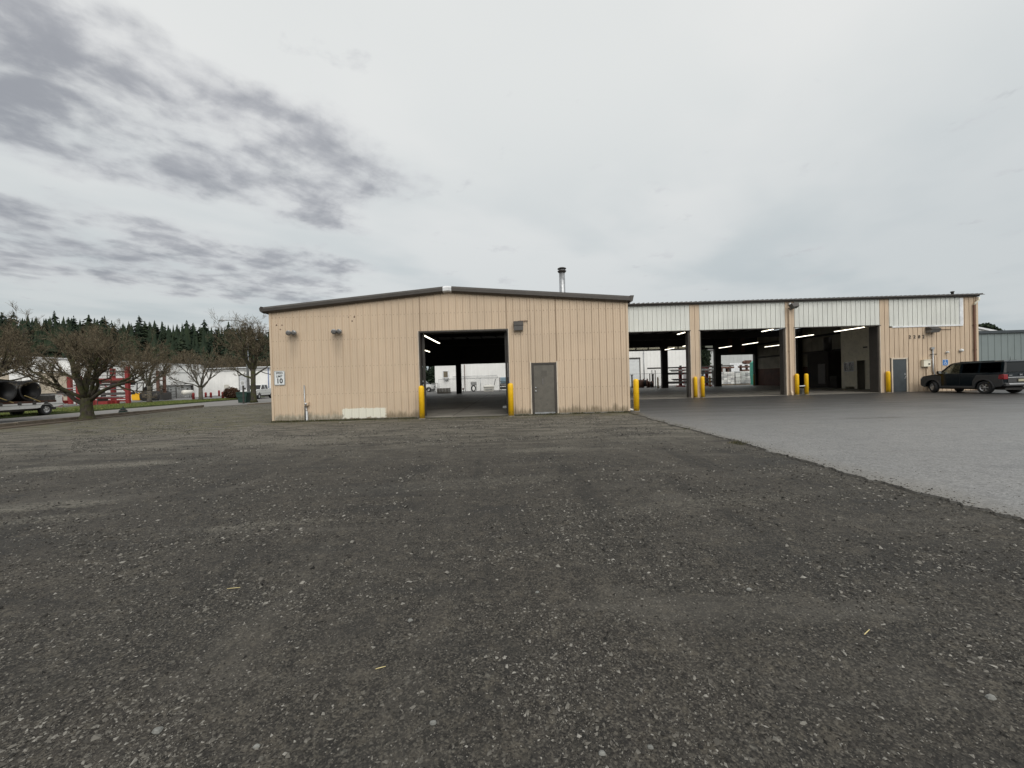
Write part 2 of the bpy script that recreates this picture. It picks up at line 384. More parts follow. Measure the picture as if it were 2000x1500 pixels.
def gravel_material():
    t = NT('gravel'); x, y, z = t.sep(t.P)
    mp = t.N.new('ShaderNodeMapping'); mp.inputs['Rotation'].default_value = (0, 0, math.radians(-17)); mp.inputs['Scale'].default_value = (.30, 1.25, 1)
    t.L.new(t.P, mp.inputs[0]); S = mp.outputs[0]
    big, streak, fine = t.noise(t.P, .55, 5, .6), t.noise(S, 1.15, 5, .6, .3), t.noise(t.P, 150, 3, .7)
    med = t.noise(t.P, 5.5, 6, .7)
    v1, v2, v3 = t.voro(t.P, 46), t.voro(t.P, 25), t.voro(t.P, 120)
    sp = t.noise(t.P, 62, 5, .72); sp2 = t.noise(t.P, 16, 6, .75)
    g1, g2, g3 = [t.sep(v.outputs['Color'])[0] for v in (v1, v2, v3)]
    c = t.mix(t.sm(big, .3, .7), (.035, .033, .029), (.060, .054, .046))
    c = t.mix(t.ma('MULTIPLY', t.sm(med, .45, .68), .70), c, (.024, .022, .020))
    c = t.mix(t.ma('MULTIPLY', t.sm(med, .50, .32), .50), c, (.120, .104, .080))
    c = t.mix(t.ma('MULTIPLY', t.sm(g3, .60, 1.0), .60), c, (.150, .136, .112))
    c = t.mix(t.ma('MULTIPLY', t.sm(g3, .45, .0), .70), c, (.014, .013, .012))
    c = t.mix(t.ma('MULTIPLY', t.ma('MULTIPLY', t.sm(g1, .70, .95), t.sm(v1.outputs['Distance'], .46, .30)), t.ma('MULTIPLY', t.sm(sp, .35, .65), .55)), c, (.215, .20, .17))
    c = t.mix(t.ma('MULTIPLY', t.ma('MULTIPLY', t.sm(g2, .93, .97), t.sm(v2.outputs['Distance'], .40, .28)), t.ma('MULTIPLY', t.sm(sp, .30, .60), .55)), c, (.20, .19, .165))
    c = t.mix(t.ma('MULTIPLY', t.sm(sp, .54, .70), .60), c, (.150, .135, .108))
    c = t.mix(t.ma('MULTIPLY', t.sm(sp, .47, .33), .75), c, (.014, .013, .012))
    c = t.mix(t.ma('MULTIPLY', t.sm(sp2, .54, .66), .55), c, (.115, .102, .080))
    c = t.mix(t.ma('MULTIPLY', t.sm(sp2, .46, .34), .55), c, (.020, .019, .018))
    mp2 = t.N.new('ShaderNodeMapping'); mp2.inputs['Rotation'].default_value = (0, 0, math.radians(9)); mp2.inputs['Scale'].default_value = (1.5, .26, 1); t.L.new(t.P, mp2.inputs[0])
    lane = t.noise(mp2.outputs[0], .95, 5, .6, .5)
    c = t.mix(t.ma('MULTIPLY', t.sm(lane, .55, .70), .38), c, (.118, .107, .090))
    c = t.mix(t.ma('MULTIPLY', t.sm(lane, .47, .33), .62), c, (.026, .025, .023))
    # wheel-worn paler and darker lanes
    c = t.mix(t.ma('MULTIPLY', t.sm(streak, .54, .70), .40), c, (.130, .120, .103))
    c = t.mix(t.ma('MULTIPLY', t.sm(streak, .47, .32), .60), c, (.034, .033, .031))
    # pale spread patches of stone dust, each with its own place and shape
    pm = None
    for cx, cy, rx, ry, k in ((-8.5,7.6,2.0,.42,.95), (-6.0,10.7,2.1,1.0,.62), (-9.8,10.2,1.8,.35,.75), (-6.2,5.05,1.1,.30,.70), (-5.6,4.5,.9,.2,.5),
                              (-2.7,4.15,.9,.13,.55), (.6,8.1,1.0,.30,.55), (3.1,9.2,1.3,.5,.35), (-.8,5.6,2.4,.35,.25), (2.2,4.4,1.5,.25,.3), (-4.2,13.2,3.2,.5,.3), (-12.6,9.6,1.6,.4,.5)):
        u = t.ma('DIVIDE', t.ma('SUBTRACT', x, cx), rx); w = t.ma('DIVIDE', t.ma('SUBTRACT', t.ma('SUBTRACT', y, cy), t.ma('MULTIPLY', t.ma('SUBTRACT', x, cx), .16)), ry)
        d = t.ma('ADD', t.ma('MULTIPLY', u, u), t.ma('MULTIPLY', w, w))
        e = t.ma('MULTIPLY', t.sm(d, 1.0, .15), k*.8); pm = e if pm is None else t.ma('MAXIMUM', pm, e)
    pm = t.ma('MULTIPLY', pm, t.sm(t.ma('ADD', t.ma('MULTIPLY', t.noise(S, 4.5, 6, .7), .6), t.ma('MULTIPLY', g1, .4)), .38, .60))
    c = t.mix(pm, c, (.215, .20, .165))
    # moss and dead weeds along the wall foot and off to the left of the building
    far = t.ma('MULTIPLY', t.sm(y, 6.0, 13.0), t.sm(y, 45., 26.))
    c = t.mix(t.ma('MULTIPLY', t.ma('MULTIPLY', far, t.sm(t.noise(S, 2.3, 6, .7), .34, .62)), .75), c, (.200, .184, .150))
    moss = t.sm(y, 14.3, 16.0); m2 = t.ma('MULTIPLY', t.ma('MULTIPLY', t.sm(x, -9.0, -11.0), t.sm(x, -20., -13.)), t.ma('MULTIPLY', t.sm(y, 12.2, 14.5), t.sm(y, 22., 17.)))
    mm = t.ma('MULTIPLY', t.ma('MAXIMUM', moss, m2), t.sm(t.noise(t.P, 1.7, 6, .7), .40, .60))
    mm = t.ma('MULTIPLY', mm, t.sm(y, 40., 22.))
    mosscol = t.mix(t.sm(t.noise(t.P, 9, 4), .4, .65), (.075, .085, .030), (.150, .115, .060))
    c = t.mix(t.ma('MULTIPLY', mm, .62), c, mosscol)
    foot = t.ma('MULTIPLY', t.sm(t.ma('ADD', y, t.ma('MULTIPLY', sp2, .35)), 16.05, 16.45), t.sm(y, 17.2, 16.6)); foot = t.ma('MULTIPLY', foot, t.ma('MULTIPLY', t.sm(x, -10.8, -10.2), t.sm(x, 5.4, 4.9)))
    c = t.mix(t.ma('MULTIPLY', foot, .85), c, (.030, .032, .016))  # dark moss line along the wall, contact shadow painted into it
    hgt = t.ma('ADD', t.ma('MULTIPLY', t.ma('SUBTRACT', 1., v1.outputs['Distance']), .35), t.ma('ADD', t.ma('MULTIPLY', fine, .35), t.ma('MULTIPLY', sp, .6)))
    n0 = t.bump(t.noise(t.P, 22, 5, .7), .55, .02)
    n1 = t.bump(hgt, .75, .014, n0)
    return t.set(color=c, rough=t.sm(big, .3, .7, .78, .92), spec=.28, normal=n1)
m_gravel = gravel_material()
def asphalt_material():
    t = NT('asphalt'); x, y, z = t.sep(t.P)
    mp = t.N.new('ShaderNodeMapping'); mp.inputs['Scale'].default_value = (.35, 1.6, 1); mp.inputs['Rotation'].default_value = (0, 0, math.radians(6)); t.L.new(t.P, mp.inputs[0])
    lane, big, fine, gr = t.noise(mp.outputs[0], .7, 5, .6), t.noise(t.P, .35, 5, .6), t.noise(t.P, 90, 3, .7), t.voro(t.P, 120)
    g = t.sep(gr.outputs['Color'])[0]
    c = t.mix(t.sm(big, .3, .7), (.165, .163, .159), (.21, .207, .202))
    c = t.mix(t.ma('MULTIPLY', t.sm(g, .55, 1.), .55), c, (.30, .295, .285))
    c = t.mix(t.ma('MULTIPLY', t.sm(g, .35, .0), .6), c, (.050, .049, .048))
    c = t.mix(t.ma('MULTIPLY', t.sm(lane, .50, .68), .65), c, (.225, .221, .213))
    c = t.mix(t.ma('MULTIPLY', t.sm(lane, .46, .34), .45), c, (.082, .080, .077))
    gs = t.noise(t.P, 30, 6, .8); c = t.mix(t.ma('MULTIPLY', t.sm(gs, .51, .62), .65), c, (.31, .305, .295)); c = t.mix(t.ma('MULTIPLY', t.sm(gs, .49, .38), .75), c, (.048, .046, .045)); gl = t.noise(t.P, 5.5, 5, .7); c = t.mix(t.ma('MULTIPLY', t.sm(gl, .50, .36), .32), c, (.075, .073, .071))
    damp_shade = t.sm(t.ma('ADD', t.ma('ADD', y, t.ma('MULTIPLY', x, -.04)), t.ma('ADD', t.ma('MULTIPLY', t.ma('SUBTRACT', big, .5), 5.0), t.ma('MULTIPLY', t.ma('SUBTRACT', lane, .5), 4.0))), 7.5, 18.5)
    c = t.mix(t.ma('MULTIPLY', damp_shade, .92), c, (.034, .032, .030))  # damp asphalt, with the building's shade and dark reflection painted in
    # damp oily marks
    pm = None
    for cx, cy, rx, ry in ((8.3,15.2,1.1,.35), (10.0,16.2,1.2,.3), (11.2,11.8,1.4,.3), (7.2,17.3,1.5,.4), (13.,19.5,2.2,.6)):
        u = t.ma('DIVIDE', t.ma('SUBTRACT', x, cx), rx); w = t.ma('DIVIDE', t.ma('SUBTRACT', y, cy), ry)
        e = t.sm(t.ma('ADD', t.ma('MULTIPLY', u, u), t.ma('MULTIPLY', w, w)), 1.0, .1); pm = e if pm is None else t.ma('MAXIMUM', pm, e)
    c = t.mix(t.ma('MULTIPLY', pm, t.sm(t.noise(mp.outputs[0], 3, 5), .4, .6)), c, (.050, .044, .040))
    # dust carried over from the gravel at the edge
    c = t.mix(t.ma('MULTIPLY', t.sm(t.ma('ADD', x, t.ma('MULTIPLY', big, -.8)), 5.0, 4.3), .5), c, (.16, .145, .12))
    h = t.ma('ADD', t.ma('MULTIPLY', fine, .6), t.ma('MULTIPLY', gr.outputs['Distance'], .6))
    return t.set(color=c, rough=t.sm(t.ma('ADD', t.ma('MULTIPLY', lane, .6), t.ma('MULTIPLY', big, .4)), .3, .7, .40, .56), spec=.5, normal=t.bump(h, .32, .008))
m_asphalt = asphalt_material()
m_street = M('street_surface', (.205, .195, .182), .8, 0, .10, .6, .1, 50)
m_kerb = M('kerb_stone', (.15, .125, .095), .9, 0, .3, 3, .2, 30)
m_dirt = M('leaf_litter', (.075, .055, .036), .95, 0, .4, 4, .5, 30)
m_conc = M('concrete_slab', (.19, .175, .15), .55, 0, .28, .5, .05, 30, dirt=((.07,.062,.053), .8))
m_lot = M('rear_yard_paving', (.15, .147, .142), .8, 0, .2, .3, .1, 20)
m_lawn = M('lawn_soil', (.075, .100, .026), .9, 0, .35, 1.2, .4, 20)
m_field = M('far_field', (.16, .17, .06), .9, 0, .25, .06)
m_hill = M('forest_floor', (.024, .030, .016), .95, 0, .4, .05)

# one ground sheet to the horizon, finer where the camera stands
def axis(parts):
    out = []
    for a, b, n in parts: out += list(np.linspace(a, b, n, endpoint=False))
    return np.array(out + [parts[-1][1]])
gxs = axis([(-1500,-200,8), (-200,-24,12), (-24,-9,60), (-9,5,190), (5,20,20), (20,200,10), (200,1500,8)])
gys = axis([(-1500,-100,6), (-100,-3,10), (-3,.6,10), (.6,7,150), (7,16,90), (16,60,30), (60,200,12), (200,1500,8)])
X, Y = np.meshgrid(gxs, gys); V = np.stack([X.ravel(), Y.ravel(), yard_h(X, Y).ravel()], 1)
nx, ny = len(gxs), len(gys); i = np.arange(nx*ny).reshape(ny, nx)
Fq = np.stack([i[:-1,:-1].ravel(), i[:-1,1:].ravel(), i[1:,1:].ravel(), i[1:,:-1].ravel()], 1)
link_mesh('ground', arr_mesh('ground', V, Fq, m_gravel, True), None, 'structure')

def sheet(name, poly, z, m, thick=.0):
    b = MB()
    if thick: b.prism(poly, 'z', z-thick, z)
    else: b.add([(p[0], p[1], z) for p in poly], [tuple(range(len(poly)))])
    o = b.build(name, m); o['kind'] = 'structure'; return o
# asphalt apron, 2.5 cm thick, with a ragged edge against the gravel
edge = []; yy = -26.0
r2 = random.Random(3)
while yy < D1 - .35:
    edge.append((4.80 + r2.gauss(0, .035) + .05*math.sin(yy*.9) + .03*math.sin(yy*3.1+1), yy)); yy += r2.uniform(.05, .16)
apron = [(60, -26)] + [(60, D2 - .02), (FX1 + .03, D2 - .02), (FX1 + .03, D1 - .3)] + edge[::-1]
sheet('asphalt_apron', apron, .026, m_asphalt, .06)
# concrete floor of the shed and its front lips
b = MB()
b.box(FX0+.2, FX1-.2, D1-.02, D2, -.1, SLAB); b.box(WX0+.1, WX1-.1, D2+.001, DR-.02, -.1, SLAB)
b.build('concrete_floor', m_conc)['kind'] = 'structure'
b = MB()                                         # saw-cut joints let into the floor show as dark filled strips
for jx in (-2.55,): b.box(jx-.012, jx+.012, D1, DR-.1, SLAB+.0005, SLAB+.003)
for jy in (21.0, 26.5, 32.5, 38.5, 44): b.box(WX0+.3 if jy > D2 else FX0+.3, WX1-.3 if jy > D2 else FX1-.3, jy-.012, jy+.012, SLAB+.004, SLAB+.006)
b.build('floor_joint', m_inner)['kind'] = 'structure'
sheet('rear_yard', [(-20, DR), (60, DR), (75, 120), (-20, 120)], .008, m_lot)
# street, kerb, planting strip, lawn, far lot
dirv = Vector((-.165, 1.0)).normalized()
def along(x0, y0, t): return (x0 + dirv.x*t, y0 + dirv.y*t)
K0 = (-22.35, 11.0)
st = [along(*K0, 0), along(*K0, 21.5), (-24.2, 34), (-21.5, 39.5), (-12, 44), (-12, 50.2), (-27, 52), (-35.0, 50.5), along(-29.6, 11, 0), (-26.5, -10), (-19, -10)]
sheet('street', st, .012, m_street)
far_st = [(-35.2, 50.4), (-27, 51.9), (-20, 51), (-24, 120), (-44, 120)]
sheet('far_street', far_st, .016, m_street)
lawn_poly = [along(-29.7, 11, -2), along(-29.7, 11, 40.2), (-38.5, 60), (-43.5, 60), (-41.5, 44), (-41, 9)]
sheet('lawn', lawn_poly, .10, m_lawn, .16)
sheet('far_lot', [(-41.05, 9), (-41.55, 44), (-43.5, 60.05), (-46, 120), (-120, 120), (-120, 9)], .02, m_lot)
sheet('planting_strip', [along(K0[0]+.22, K0[1], 0), along(K0[0]+.22, K0[1], 20.6), along(K0[0]+.75, K0[1], 20.2), along(K0[0]+1.5, K0[1], 0)], .03, m_dirt, .05)
kb = MB()
for n_, (a, c_) in enumerate(((0, 7.2), (7.23, 14.6), (14.63, 18.0), (18.03, 21.3))):
    q = [along(*K0, a), along(*K0, c_), along(K0[0]+.2, K0[1], c_), along(K0[0]+.2, K0[1], a)]
    p = MB().prism(q, 'z', -.05, .17 if n_ % 2 else .16)
    o = p.build('kerb', m_kerb, bevel=.02); o['kind'] = 'structure'
p = MB().prism([(-23.3,33.8),(-21.2,38.9),(-20.9,38.8),(-23.0,33.7)], 'z', -.05, .10); p.build('kerb', m_kerb, bevel=.02)['kind'] = 'structure'
sheet('field', [(-75, 121), (60, 121), (60, 190), (-75, 190)], .03, m_field)
# grass blades on the lawn (uncountable)
n = 26000; a = rng.random(n); bq = rng.random(n)
gy = 12 + 44*a**.8; gxx = -29.9 - .165*(gy-11) - (9.5)*bq**1.4*np.clip((58-gy)/10, .2, 1)
hh = rng.uniform(.04, .11, n); th = rng.uniform(0, 2*math.pi, n); wd = rng.uniform(.015, .035, n)
V = np.zeros((n, 3, 3)); V[:,0] = np.stack([gxx-np.cos(th)*wd, gy-np.sin(th)*wd, np.full(n,.10)], 1); V[:,1] = np.stack([gxx+np.cos(th)*wd, gy+np.sin(th)*wd, np.full(n,.10)], 1)
V[:,2] = np.stack([gxx+rng.normal(0,.03,n), gy+rng.normal(0,.03,n), .10+hh], 1)
def island_mat(name, stops, rough=.8, spec=.3):
    t = NT(name); r = t.N.new('ShaderNodeValToRGB'); t.L.new(t.geo.outputs['Random Per Island'], r.inputs[0])
    cr = r.color_ramp
    while len(cr.elements) < len(stops): cr.elements.new(.5)
    for e, (p, c) in zip(cr.elements, stops): e.position = p; e.color = (*c, 1)
    n_ = t.noise(t.P, 70, 3); c = t.mix(t.sm(n_, .3, .7), r.outputs[0], (.5,.5,.5), 'MULTIPLY')
    c = t.mix(.65, c, r.outputs[0])
    return t.set(color=c, rough=rough, spec=spec)
m_blade = island_mat('grass_blade', ((0,(.08,.13,.025)), (.5,(.13,.17,.04)), (1,(.24,.22,.08))))
link_mesh('grass', arr_mesh('grass', V.reshape(-1,3), np.arange(3*n).reshape(-1,3), m_blade), None, 'stuff')

# ---------------------------------------------------------------- loose stones over the yard (uncountable)
OCT = np.array([(1,0,0),(0,1,0),(-1,0,0),(0,-1,0),(0,0,1),(0,0,-1)], float)
OF = np.array([(0,1,4),(1,2,4),(2,3,4),(3,0,4),(1,0,5),(2,1,5),(3,2,5),(0,3,5)])
def stones(n, x, y, size, flat=.55):
    q = rng.uniform(.55, 1.15, (n,6,1))*OCT + rng.normal(0, .22, (n,6,3))
    q *= np.stack([np.ones(n), rng.uniform(.5, 1, n), rng.uniform(.3, flat+.2, n)], 1)[:,None,:]
    th = rng.uniform(0, 2*math.pi, n); c, s_ = np.cos(th)[:,None], np.sin(th)[:,None]
    q = np.stack([q[:,:,0]*c-q[:,:,1]*s_, q[:,:,0]*s_+q[:,:,1]*c, q[:,:,2]+.12*q[:,:,0]*rng.normal(0,1,(n,1))], 2)*size[:,None,None]
    q += np.stack([x, y, yard_h(x, y)+size*.10], 1)[:,None,:]
    return q.reshape(-1,3), (OF[None]+6*np.arange(n)[:,None,None]).reshape(-1,3)
def scatter(n, d0, d1, smin, smed, smax, power, ramp=0):
    d = d0*(d1/d0)**rng.random(n) if power == 'log' else np.sqrt(rng.uniform(d0*d0, d1*d1, n))
    x = rng.uniform(-1.75, 1.75, n)*d; y = d
    k = vnoise(x*.5+y*.2, y, 11, .55)*.6 + vnoise(x, y, 12, .22)*.4          # they lie in windrows
    keep = (rng.random(n) < np.clip((k-.34)*2.4, .20, 1)) & (x < 4.85) & (x > -22+.0*y) & (y < D1-.15) & (y > .5)
    if ramp: keep &= rng.random(n) < np.clip((d-d0)/ramp, 0, 1)
    x, y = x[keep], y[keep]; s_ = np.clip(smed*np.exp(rng.normal(0, .55, len(x))), smin, smax)
    return stones(len(x), x, y, s_)
parts = [scatter(170000, 1.1, 4.8, .0028, .0046, .015, 'log'), scatter(165000, 2.4, 15.8, .006, .0100, .024, 'log', 3.2), scatter(900, 1.2, 7, .008, .012, .022, 'log')]
n_ = 120000; y_ = 9.5 + 24*rng.random(n_)**1.25; x_ = rng.uniform(-1.15, .42, n_)*y_
k_ = vnoise(x_*.5+y_*.1, y_, 14, 1.3)*.6 + vnoise(x_, y_, 15, .4)*.4
kp = (rng.random(n_) < np.clip((k_-.36)*3.2, .08, 1)) & (x_ < 4.7) & ((y_ < D1-.12) | (x_ < FX0-.15)) & (x_ > -22.0-.165*(y_-11)+1.0)
parts.append(stones(int(kp.sum()), x_[kp], y_[kp], np.clip(.0125*np.exp(rng.normal(0,.45,int(kp.sum()))), .007, .04)))
V = np.concatenate([p[0] for p in parts]); off = np.cumsum([0]+[len(p[0]) for p in parts[:-1]]); Fq = np.concatenate([p[1]+o for p, o in zip(parts, off)])
m_stone = island_mat('stone', ((0,(.022,.021,.019)), (.32,(.060,.055,.048)), (.62,(.110,.102,.088)), (.88,(.185,.174,.152)), (1,(.31,.295,.265))), .82, .25)
link_mesh('gravel', arr_mesh('gravel', V, Fq, m_stone), None, 'stuff')
# dark grit strewn over the asphalt, thickest at its edge
n = 1500; x = 4.85 + rng.exponential(1.6, n); y = 2.0+13.5*rng.random(n)**1.3
q, f = stones(n, x, y, np.clip(.0045*np.exp(rng.normal(0,.5,n)), .003, .014)); q[:,2] += .026 - np.repeat(yard_h(x,y), 6)
link_mesh('grit', arr_mesh('grit', q, f, m_stone), None, 'stuff')
# gravel kicked over the edge of the apron, and a few weeds rooted in the joint
n = 3200; y = 2.2+13.8*rng.random(n)**1.2; x = 4.80 + np.abs(rng.normal(0, .16, n)) - .06
q, f = stones(n, x, y, np.clip(.008*np.exp(rng.normal(0,.5,n)), .004, .022)); q[:,2] += .024 - np.repeat(yard_h(x,y), 6)
link_mesh('spilled_gravel', arr_mesh('spilled_gravel', q, f, m_stone), None, 'stuff')
n = 5200; cl = rng.random(150)*1.0; sel = rng.integers(0, 150, n); wx = np.where(np.arange(150) < 9, 4.80, rng.uniform(-10.1, 4.9, 150)); wy = np.where(np.arange(150) < 9, rng.uniform(7, 16, 150), rng.uniform(16.1, 16.36, 150))
wx = np.where((wx > -4.1) & (wx < .1) & (wy > 16), wx-6.2, wx); wx = np.where(wx < -10.1, -9.5, wx)
bx_, by_ = wx[sel]+rng.normal(0,.09,n), wy[sel]+rng.normal(0,.05,n); by_ = np.where(wy[sel] > 16, np.minimum(by_, 16.38), by_); hh = rng.uniform(.02,.09,n); th = rng.uniform(0,6.28,n); wd = rng.uniform(.004,.011,n)
V = np.zeros((n,3,3)); V[:,0] = np.stack([bx_-np.cos(th)*wd, by_-np.sin(th)*wd, np.full(n,-.01)],1); V[:,1] = np.stack([bx_+np.cos(th)*wd, by_+np.sin(th)*wd, np.full(n,-.01)],1); V[:,2] = np.stack([bx_+rng.normal(0,.03,n), by_-np.abs(rng.normal(0,.03,n)), hh],1)
link_mesh('weeds', arr_mesh('weeds', V.reshape(-1,3), np.arange(3*n).reshape(-1,3), island_mat('weed_blade', ((0,(.05,.055,.022)),(.6,(.095,.092,.042)),(1,(.19,.16,.09))))), None, 'stuff')
# the few stones and straws one can point at
m_rock = M('pale_rock', (.20, .20, .185), .85, 0, .25, 30, .3, 90)
for px, py, sz, lab in ((303,1435,.026,'largest pale flat stone lying in the lower left of the gravel yard'), (497,1465,.017,'angular grey stone near the lower left edge of the gravel yard'),
                        (1941,1364,.024,'dark pointed flat stone lying at the lower right of the gravel yard'), (1272,1464,.016,'pale rounded stone at the bottom middle right of the yard'),
                        (845,1415,.020,'slim pale sliver of stone left of the yard centre line'), (1050,1162,.017,'grey wedge stone on the gravel straight below the small door'),
                        (800,1217,.020,'pale angular stone with a small row of stones beside it'), (1465,1155,.022,'grey flat stone right of centre in the gravel yard'),
                        (1177,1476,.018,'pale stone at the very bottom edge of the gravel yard')):
    x, y = gx(px, py); c = MB(); rr = random.Random(px)
    ps = [(sz*math.cos(a_)*rr.uniform(.7,1.15), sz*.65*math.sin(a_)*rr.uniform(.7,1.15)) for a_ in np.linspace(0, 2*math.pi, 8)[:-1]]
    c.rings([[(x+p_[0]*k, y+p_[1]*k, float(yard_h(x,y))+h_*sz) for p_ in ps] for k, h_ in ((.8,-.1),(1,.2),(.75,.55),(.3,.68))])
    tag(c.build('stone', m_rock), lab, 'stone', 'larger stones on the gravel')
for px, py, L_, a_, lab in ((1697,1240,.075,.55,'straw-yellow stick lying on the gravel at the right'), (454,1151,.09,.15,'pale yellow straw lying on the gravel at the left'), (742,1308,.05,.35,'short pale splinter lying on the gravel below the doorway')):
    x, y = gx(px, py); z = float(yard_h(x, y))+.012
    c = MB().tube([(x-L_/2*math.cos(a_), y-L_/2*math.sin(a_), z), (x, y, z+.0005), (x+L_/2*math.cos(a_), y+L_/2*math.sin(a_), z)], .0022, 5)
    tag(c.build('straw', m_straw), lab, 'straw', 'straws on the gravel')

# ================================================================= THE METAL WORKSHOP
shop = thing('workshop_building', 'long tan ribbed metal workshop with open vehicle bays and bronze roof trim', 'building', (0, D1, 0))
def panel(x0, w, y, zb, zt0, zt1, mat, name='wall_panel', rib=.028):
    """one ribbed sheet facing -Y: rib at its left edge, flat pan with a low stiffener; sloping top from zt0 to zt1"""
    pr = [(0,-.022),(.013,-.022),(.015,rib),(.036,rib),(.048,0)]
    if w > .2: pr += [(w*.38,0),(w*.395,.010),(w*.425,.010),(w*.44,0),(w*.68,0),(w*.695,.010),(w*.725,.010),(w*.74,0)]
    pr += [(w-.0015,0)]
    pr = [p for p in pr if p[0] <= w]
    n = len(pr); top = lambda u: zt0 + (zt1-zt0)*u/w
    vs = [(x0+u, y-d, zb) for u, d in pr] + [(x0+u, y-d, top(u)) for u, d in pr]
    vs += [(x0, y+.03, zb), (x0+w-.0015, y+.03, zb), (x0, y+.03, zt0), (x0+w-.0015, y+.03, zt1)]
    fs = [(k, k+1, n+k+1, n+k) for k in range(n-1)]
    a, c, d, e = 2*n, 2*n+1, 2*n+2, 2*n+3
    fs += [(a, d, e, c), (a, 0, n, d), (n-1, c, e, 2*n-1), tuple([a]+list(range(n))+[c])[::-1], tuple([d]+list(range(n, 2*n))+[e])]
    return MB().add(vs, fs).build(name, mat, shop)
PEAKX = (FX0+FX1)/2; EAVE, PEAK = 4.70, 5.32
def rake(x): return EAVE + (PEAK-EAVE)*(1-abs(x-PEAKX)/((FX1-FX0)/2))
OX0, OX1, OH = -3.86, -.16, 3.62           # big doorway
DX0, DX1, DH = .83, 1.90, 2.20             # small door with frame
P = .3032; k = 0; x = FX0
while x < FX1 - .02:
    w = min(P, FX1 - x)
    cuts = [(x, x+w)]
    segs = []
    # split a sheet at the openings' edges
    pts = sorted({x, x+w} | {e for e in (OX0, OX1, DX0, DX1) if x+.02 < e < x+w-.02})
    for a, c in zip(pts[:-1], pts[1:]):
        mid = (a+c)/2; zb = .03 + .02*math.sin(a*1.7)
        if OX0 < mid < OX1: zb = OH
        elif DX0 < mid < DX1: zb = DH
        panel(a, c-a, D1, zb, rake(a), rake(c), m_tan)
    x += P
# screw heads along the girt lines, too small to pick apart
b = MB()
for zz in (1.12, 2.28, 3.42, 4.42):
    xx = FX0+.10
    while xx < FX1-.05:
        if not (OX0-.1 < xx < OX1+.1 and zz < OH+.1) and not (DX0-.1 < xx < DX1+.1 and zz < DH+.1):
            b.lathe([(.013,-.008),(.010,-.014)], (xx, D1, zz+.006*math.sin(xx*9)), 'y', 6, False)
        xx += P/2
o = b.build('fasteners', M('rusted_screw', (.16,.11,.07), .7), shop); o['kind'] = 'stuff'
# rest of the shell: block sides, main shed sides and rear piers (outside tan, inside dark)
def shell(name, x0, x1, y0, y1, z0, z1, mo, mi=None):
    return MB().box(x0, x1, y0, y1, z0, z1).build(name, mo, shop)
def ribbed_side(name, x, y0, y1, z1, out, mat):
    b = MB(); n = int(abs(y1-y0)/.3048)
    pr = []
    for q in range(n):
        u = y0 + (y1-y0)*q/n; pr += [(u, 0), (u+.012, .028), (u+.042, .028), (u+.054, 0)]
    pr += [(y1, 0)]
    out_ = [(x+out*d, u) for u, d in pr]; poly = out_ + [(x-out*.05, y1), (x-out*.05, y0)]
    b.prism(poly, 'z', .02, z1); return b.build(name, mat, shop)
ribbed_side('side_wall', FX1-.005, D1+.035, D2-.05, EAVE-.02, 1, m_tan2)
ribbed_side('side_wall', FX0+.005, D1+.035, D2-.05, EAVE-.02, -1, m_tan2)
ribbed_side('side_wall', WX1-.005, D2+.035, DR, 6.02, 1, m_tan2)
ribbed_side('side_wall', WX0+.005, D2+.035, DR, 6.02, -1, m_tan2)
# dark lining inside
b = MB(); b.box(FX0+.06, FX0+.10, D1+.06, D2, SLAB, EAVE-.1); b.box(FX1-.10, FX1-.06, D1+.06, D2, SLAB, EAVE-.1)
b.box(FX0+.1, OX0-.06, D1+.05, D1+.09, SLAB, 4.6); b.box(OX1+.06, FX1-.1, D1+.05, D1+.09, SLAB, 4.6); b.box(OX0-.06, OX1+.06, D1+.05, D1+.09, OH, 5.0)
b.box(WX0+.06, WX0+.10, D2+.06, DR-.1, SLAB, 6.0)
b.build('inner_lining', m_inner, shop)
# doorway trim of the big opening, head and jambs
b = MB(); b.box(OX0-.05, OX0, D1-.045, D1+.30, .0, OH); b.build('door_jamb', m_trim, shop)
b = MB(); b.box(OX1, OX1+.05, D1-.045, D1+.30, .0, OH); b.build('door_jamb', m_trim, shop)
b = MB(); b.box(OX0-.05, OX1+.05, D1-.045, D1+.30, OH-.002, OH+.06); b.build('door_head', m_trim, shop)
# pale metal angle outside the dark jambs, and inner track
for xx in (OX0-.085, OX1+.052): MB().box(xx, xx+.033, D1-.05, D1+.01, .02, OH+.06).build('jamb_angle', m_trimlight, shop)
for xx in (OX0+.01, OX1-.11): MB().box(xx, xx+.10, D1+.32, D1+.40, SLAB, OH-.05).build('door_track', m_dsteel, shop)
# small door
d = MB().box(DX0+.10, DX1-.10, D1-.030, D1+.02, .10, DH-.09).build('door', m_door, shop, bevel=.006)
MB().box(DX0+.42, DX0+.66, D1-.036, D1-.026, 1.62, 1.86).build('patch_plate', M('painted_plate', (.100,.090,.075), .5), d)
MB().box(DX0+.45, DX0+.50, D1-.042, D1-.026, 1.26, 1.52).build('pull_plate', M('scuffed_plate', (.16,.15,.14), .4, .3), d)
MB().box(DX0+.56, DX0+.68, D1-.035, D1-.026, 1.25, 1.50).build('patch_plate', m_door, d)
b = MB().lathe([(.032,-.085),(.036,-.07),(.034,-.05),(.016,-.042),(.016,-.028)], (DX0+.17, D1, 1.00), 'y', 12); b.build('handle', m_steel, d); MB().lathe([(.03,-.045),(.03,-.028)], (DX0+.17, D1, 1.14), 'y', 12).build('lock', m_steel, d)
b = MB(); b.box(DX0, DX0+.098, D1-.05, D1+.03, .05, DH); b.box(DX1-.098, DX1, D1-.05, D1+.03, .05, DH); b.box(DX0+.098, DX1-.098, D1-.05, D1+.03, DH-.088, DH); b.build('door_frame', m_trim, shop)
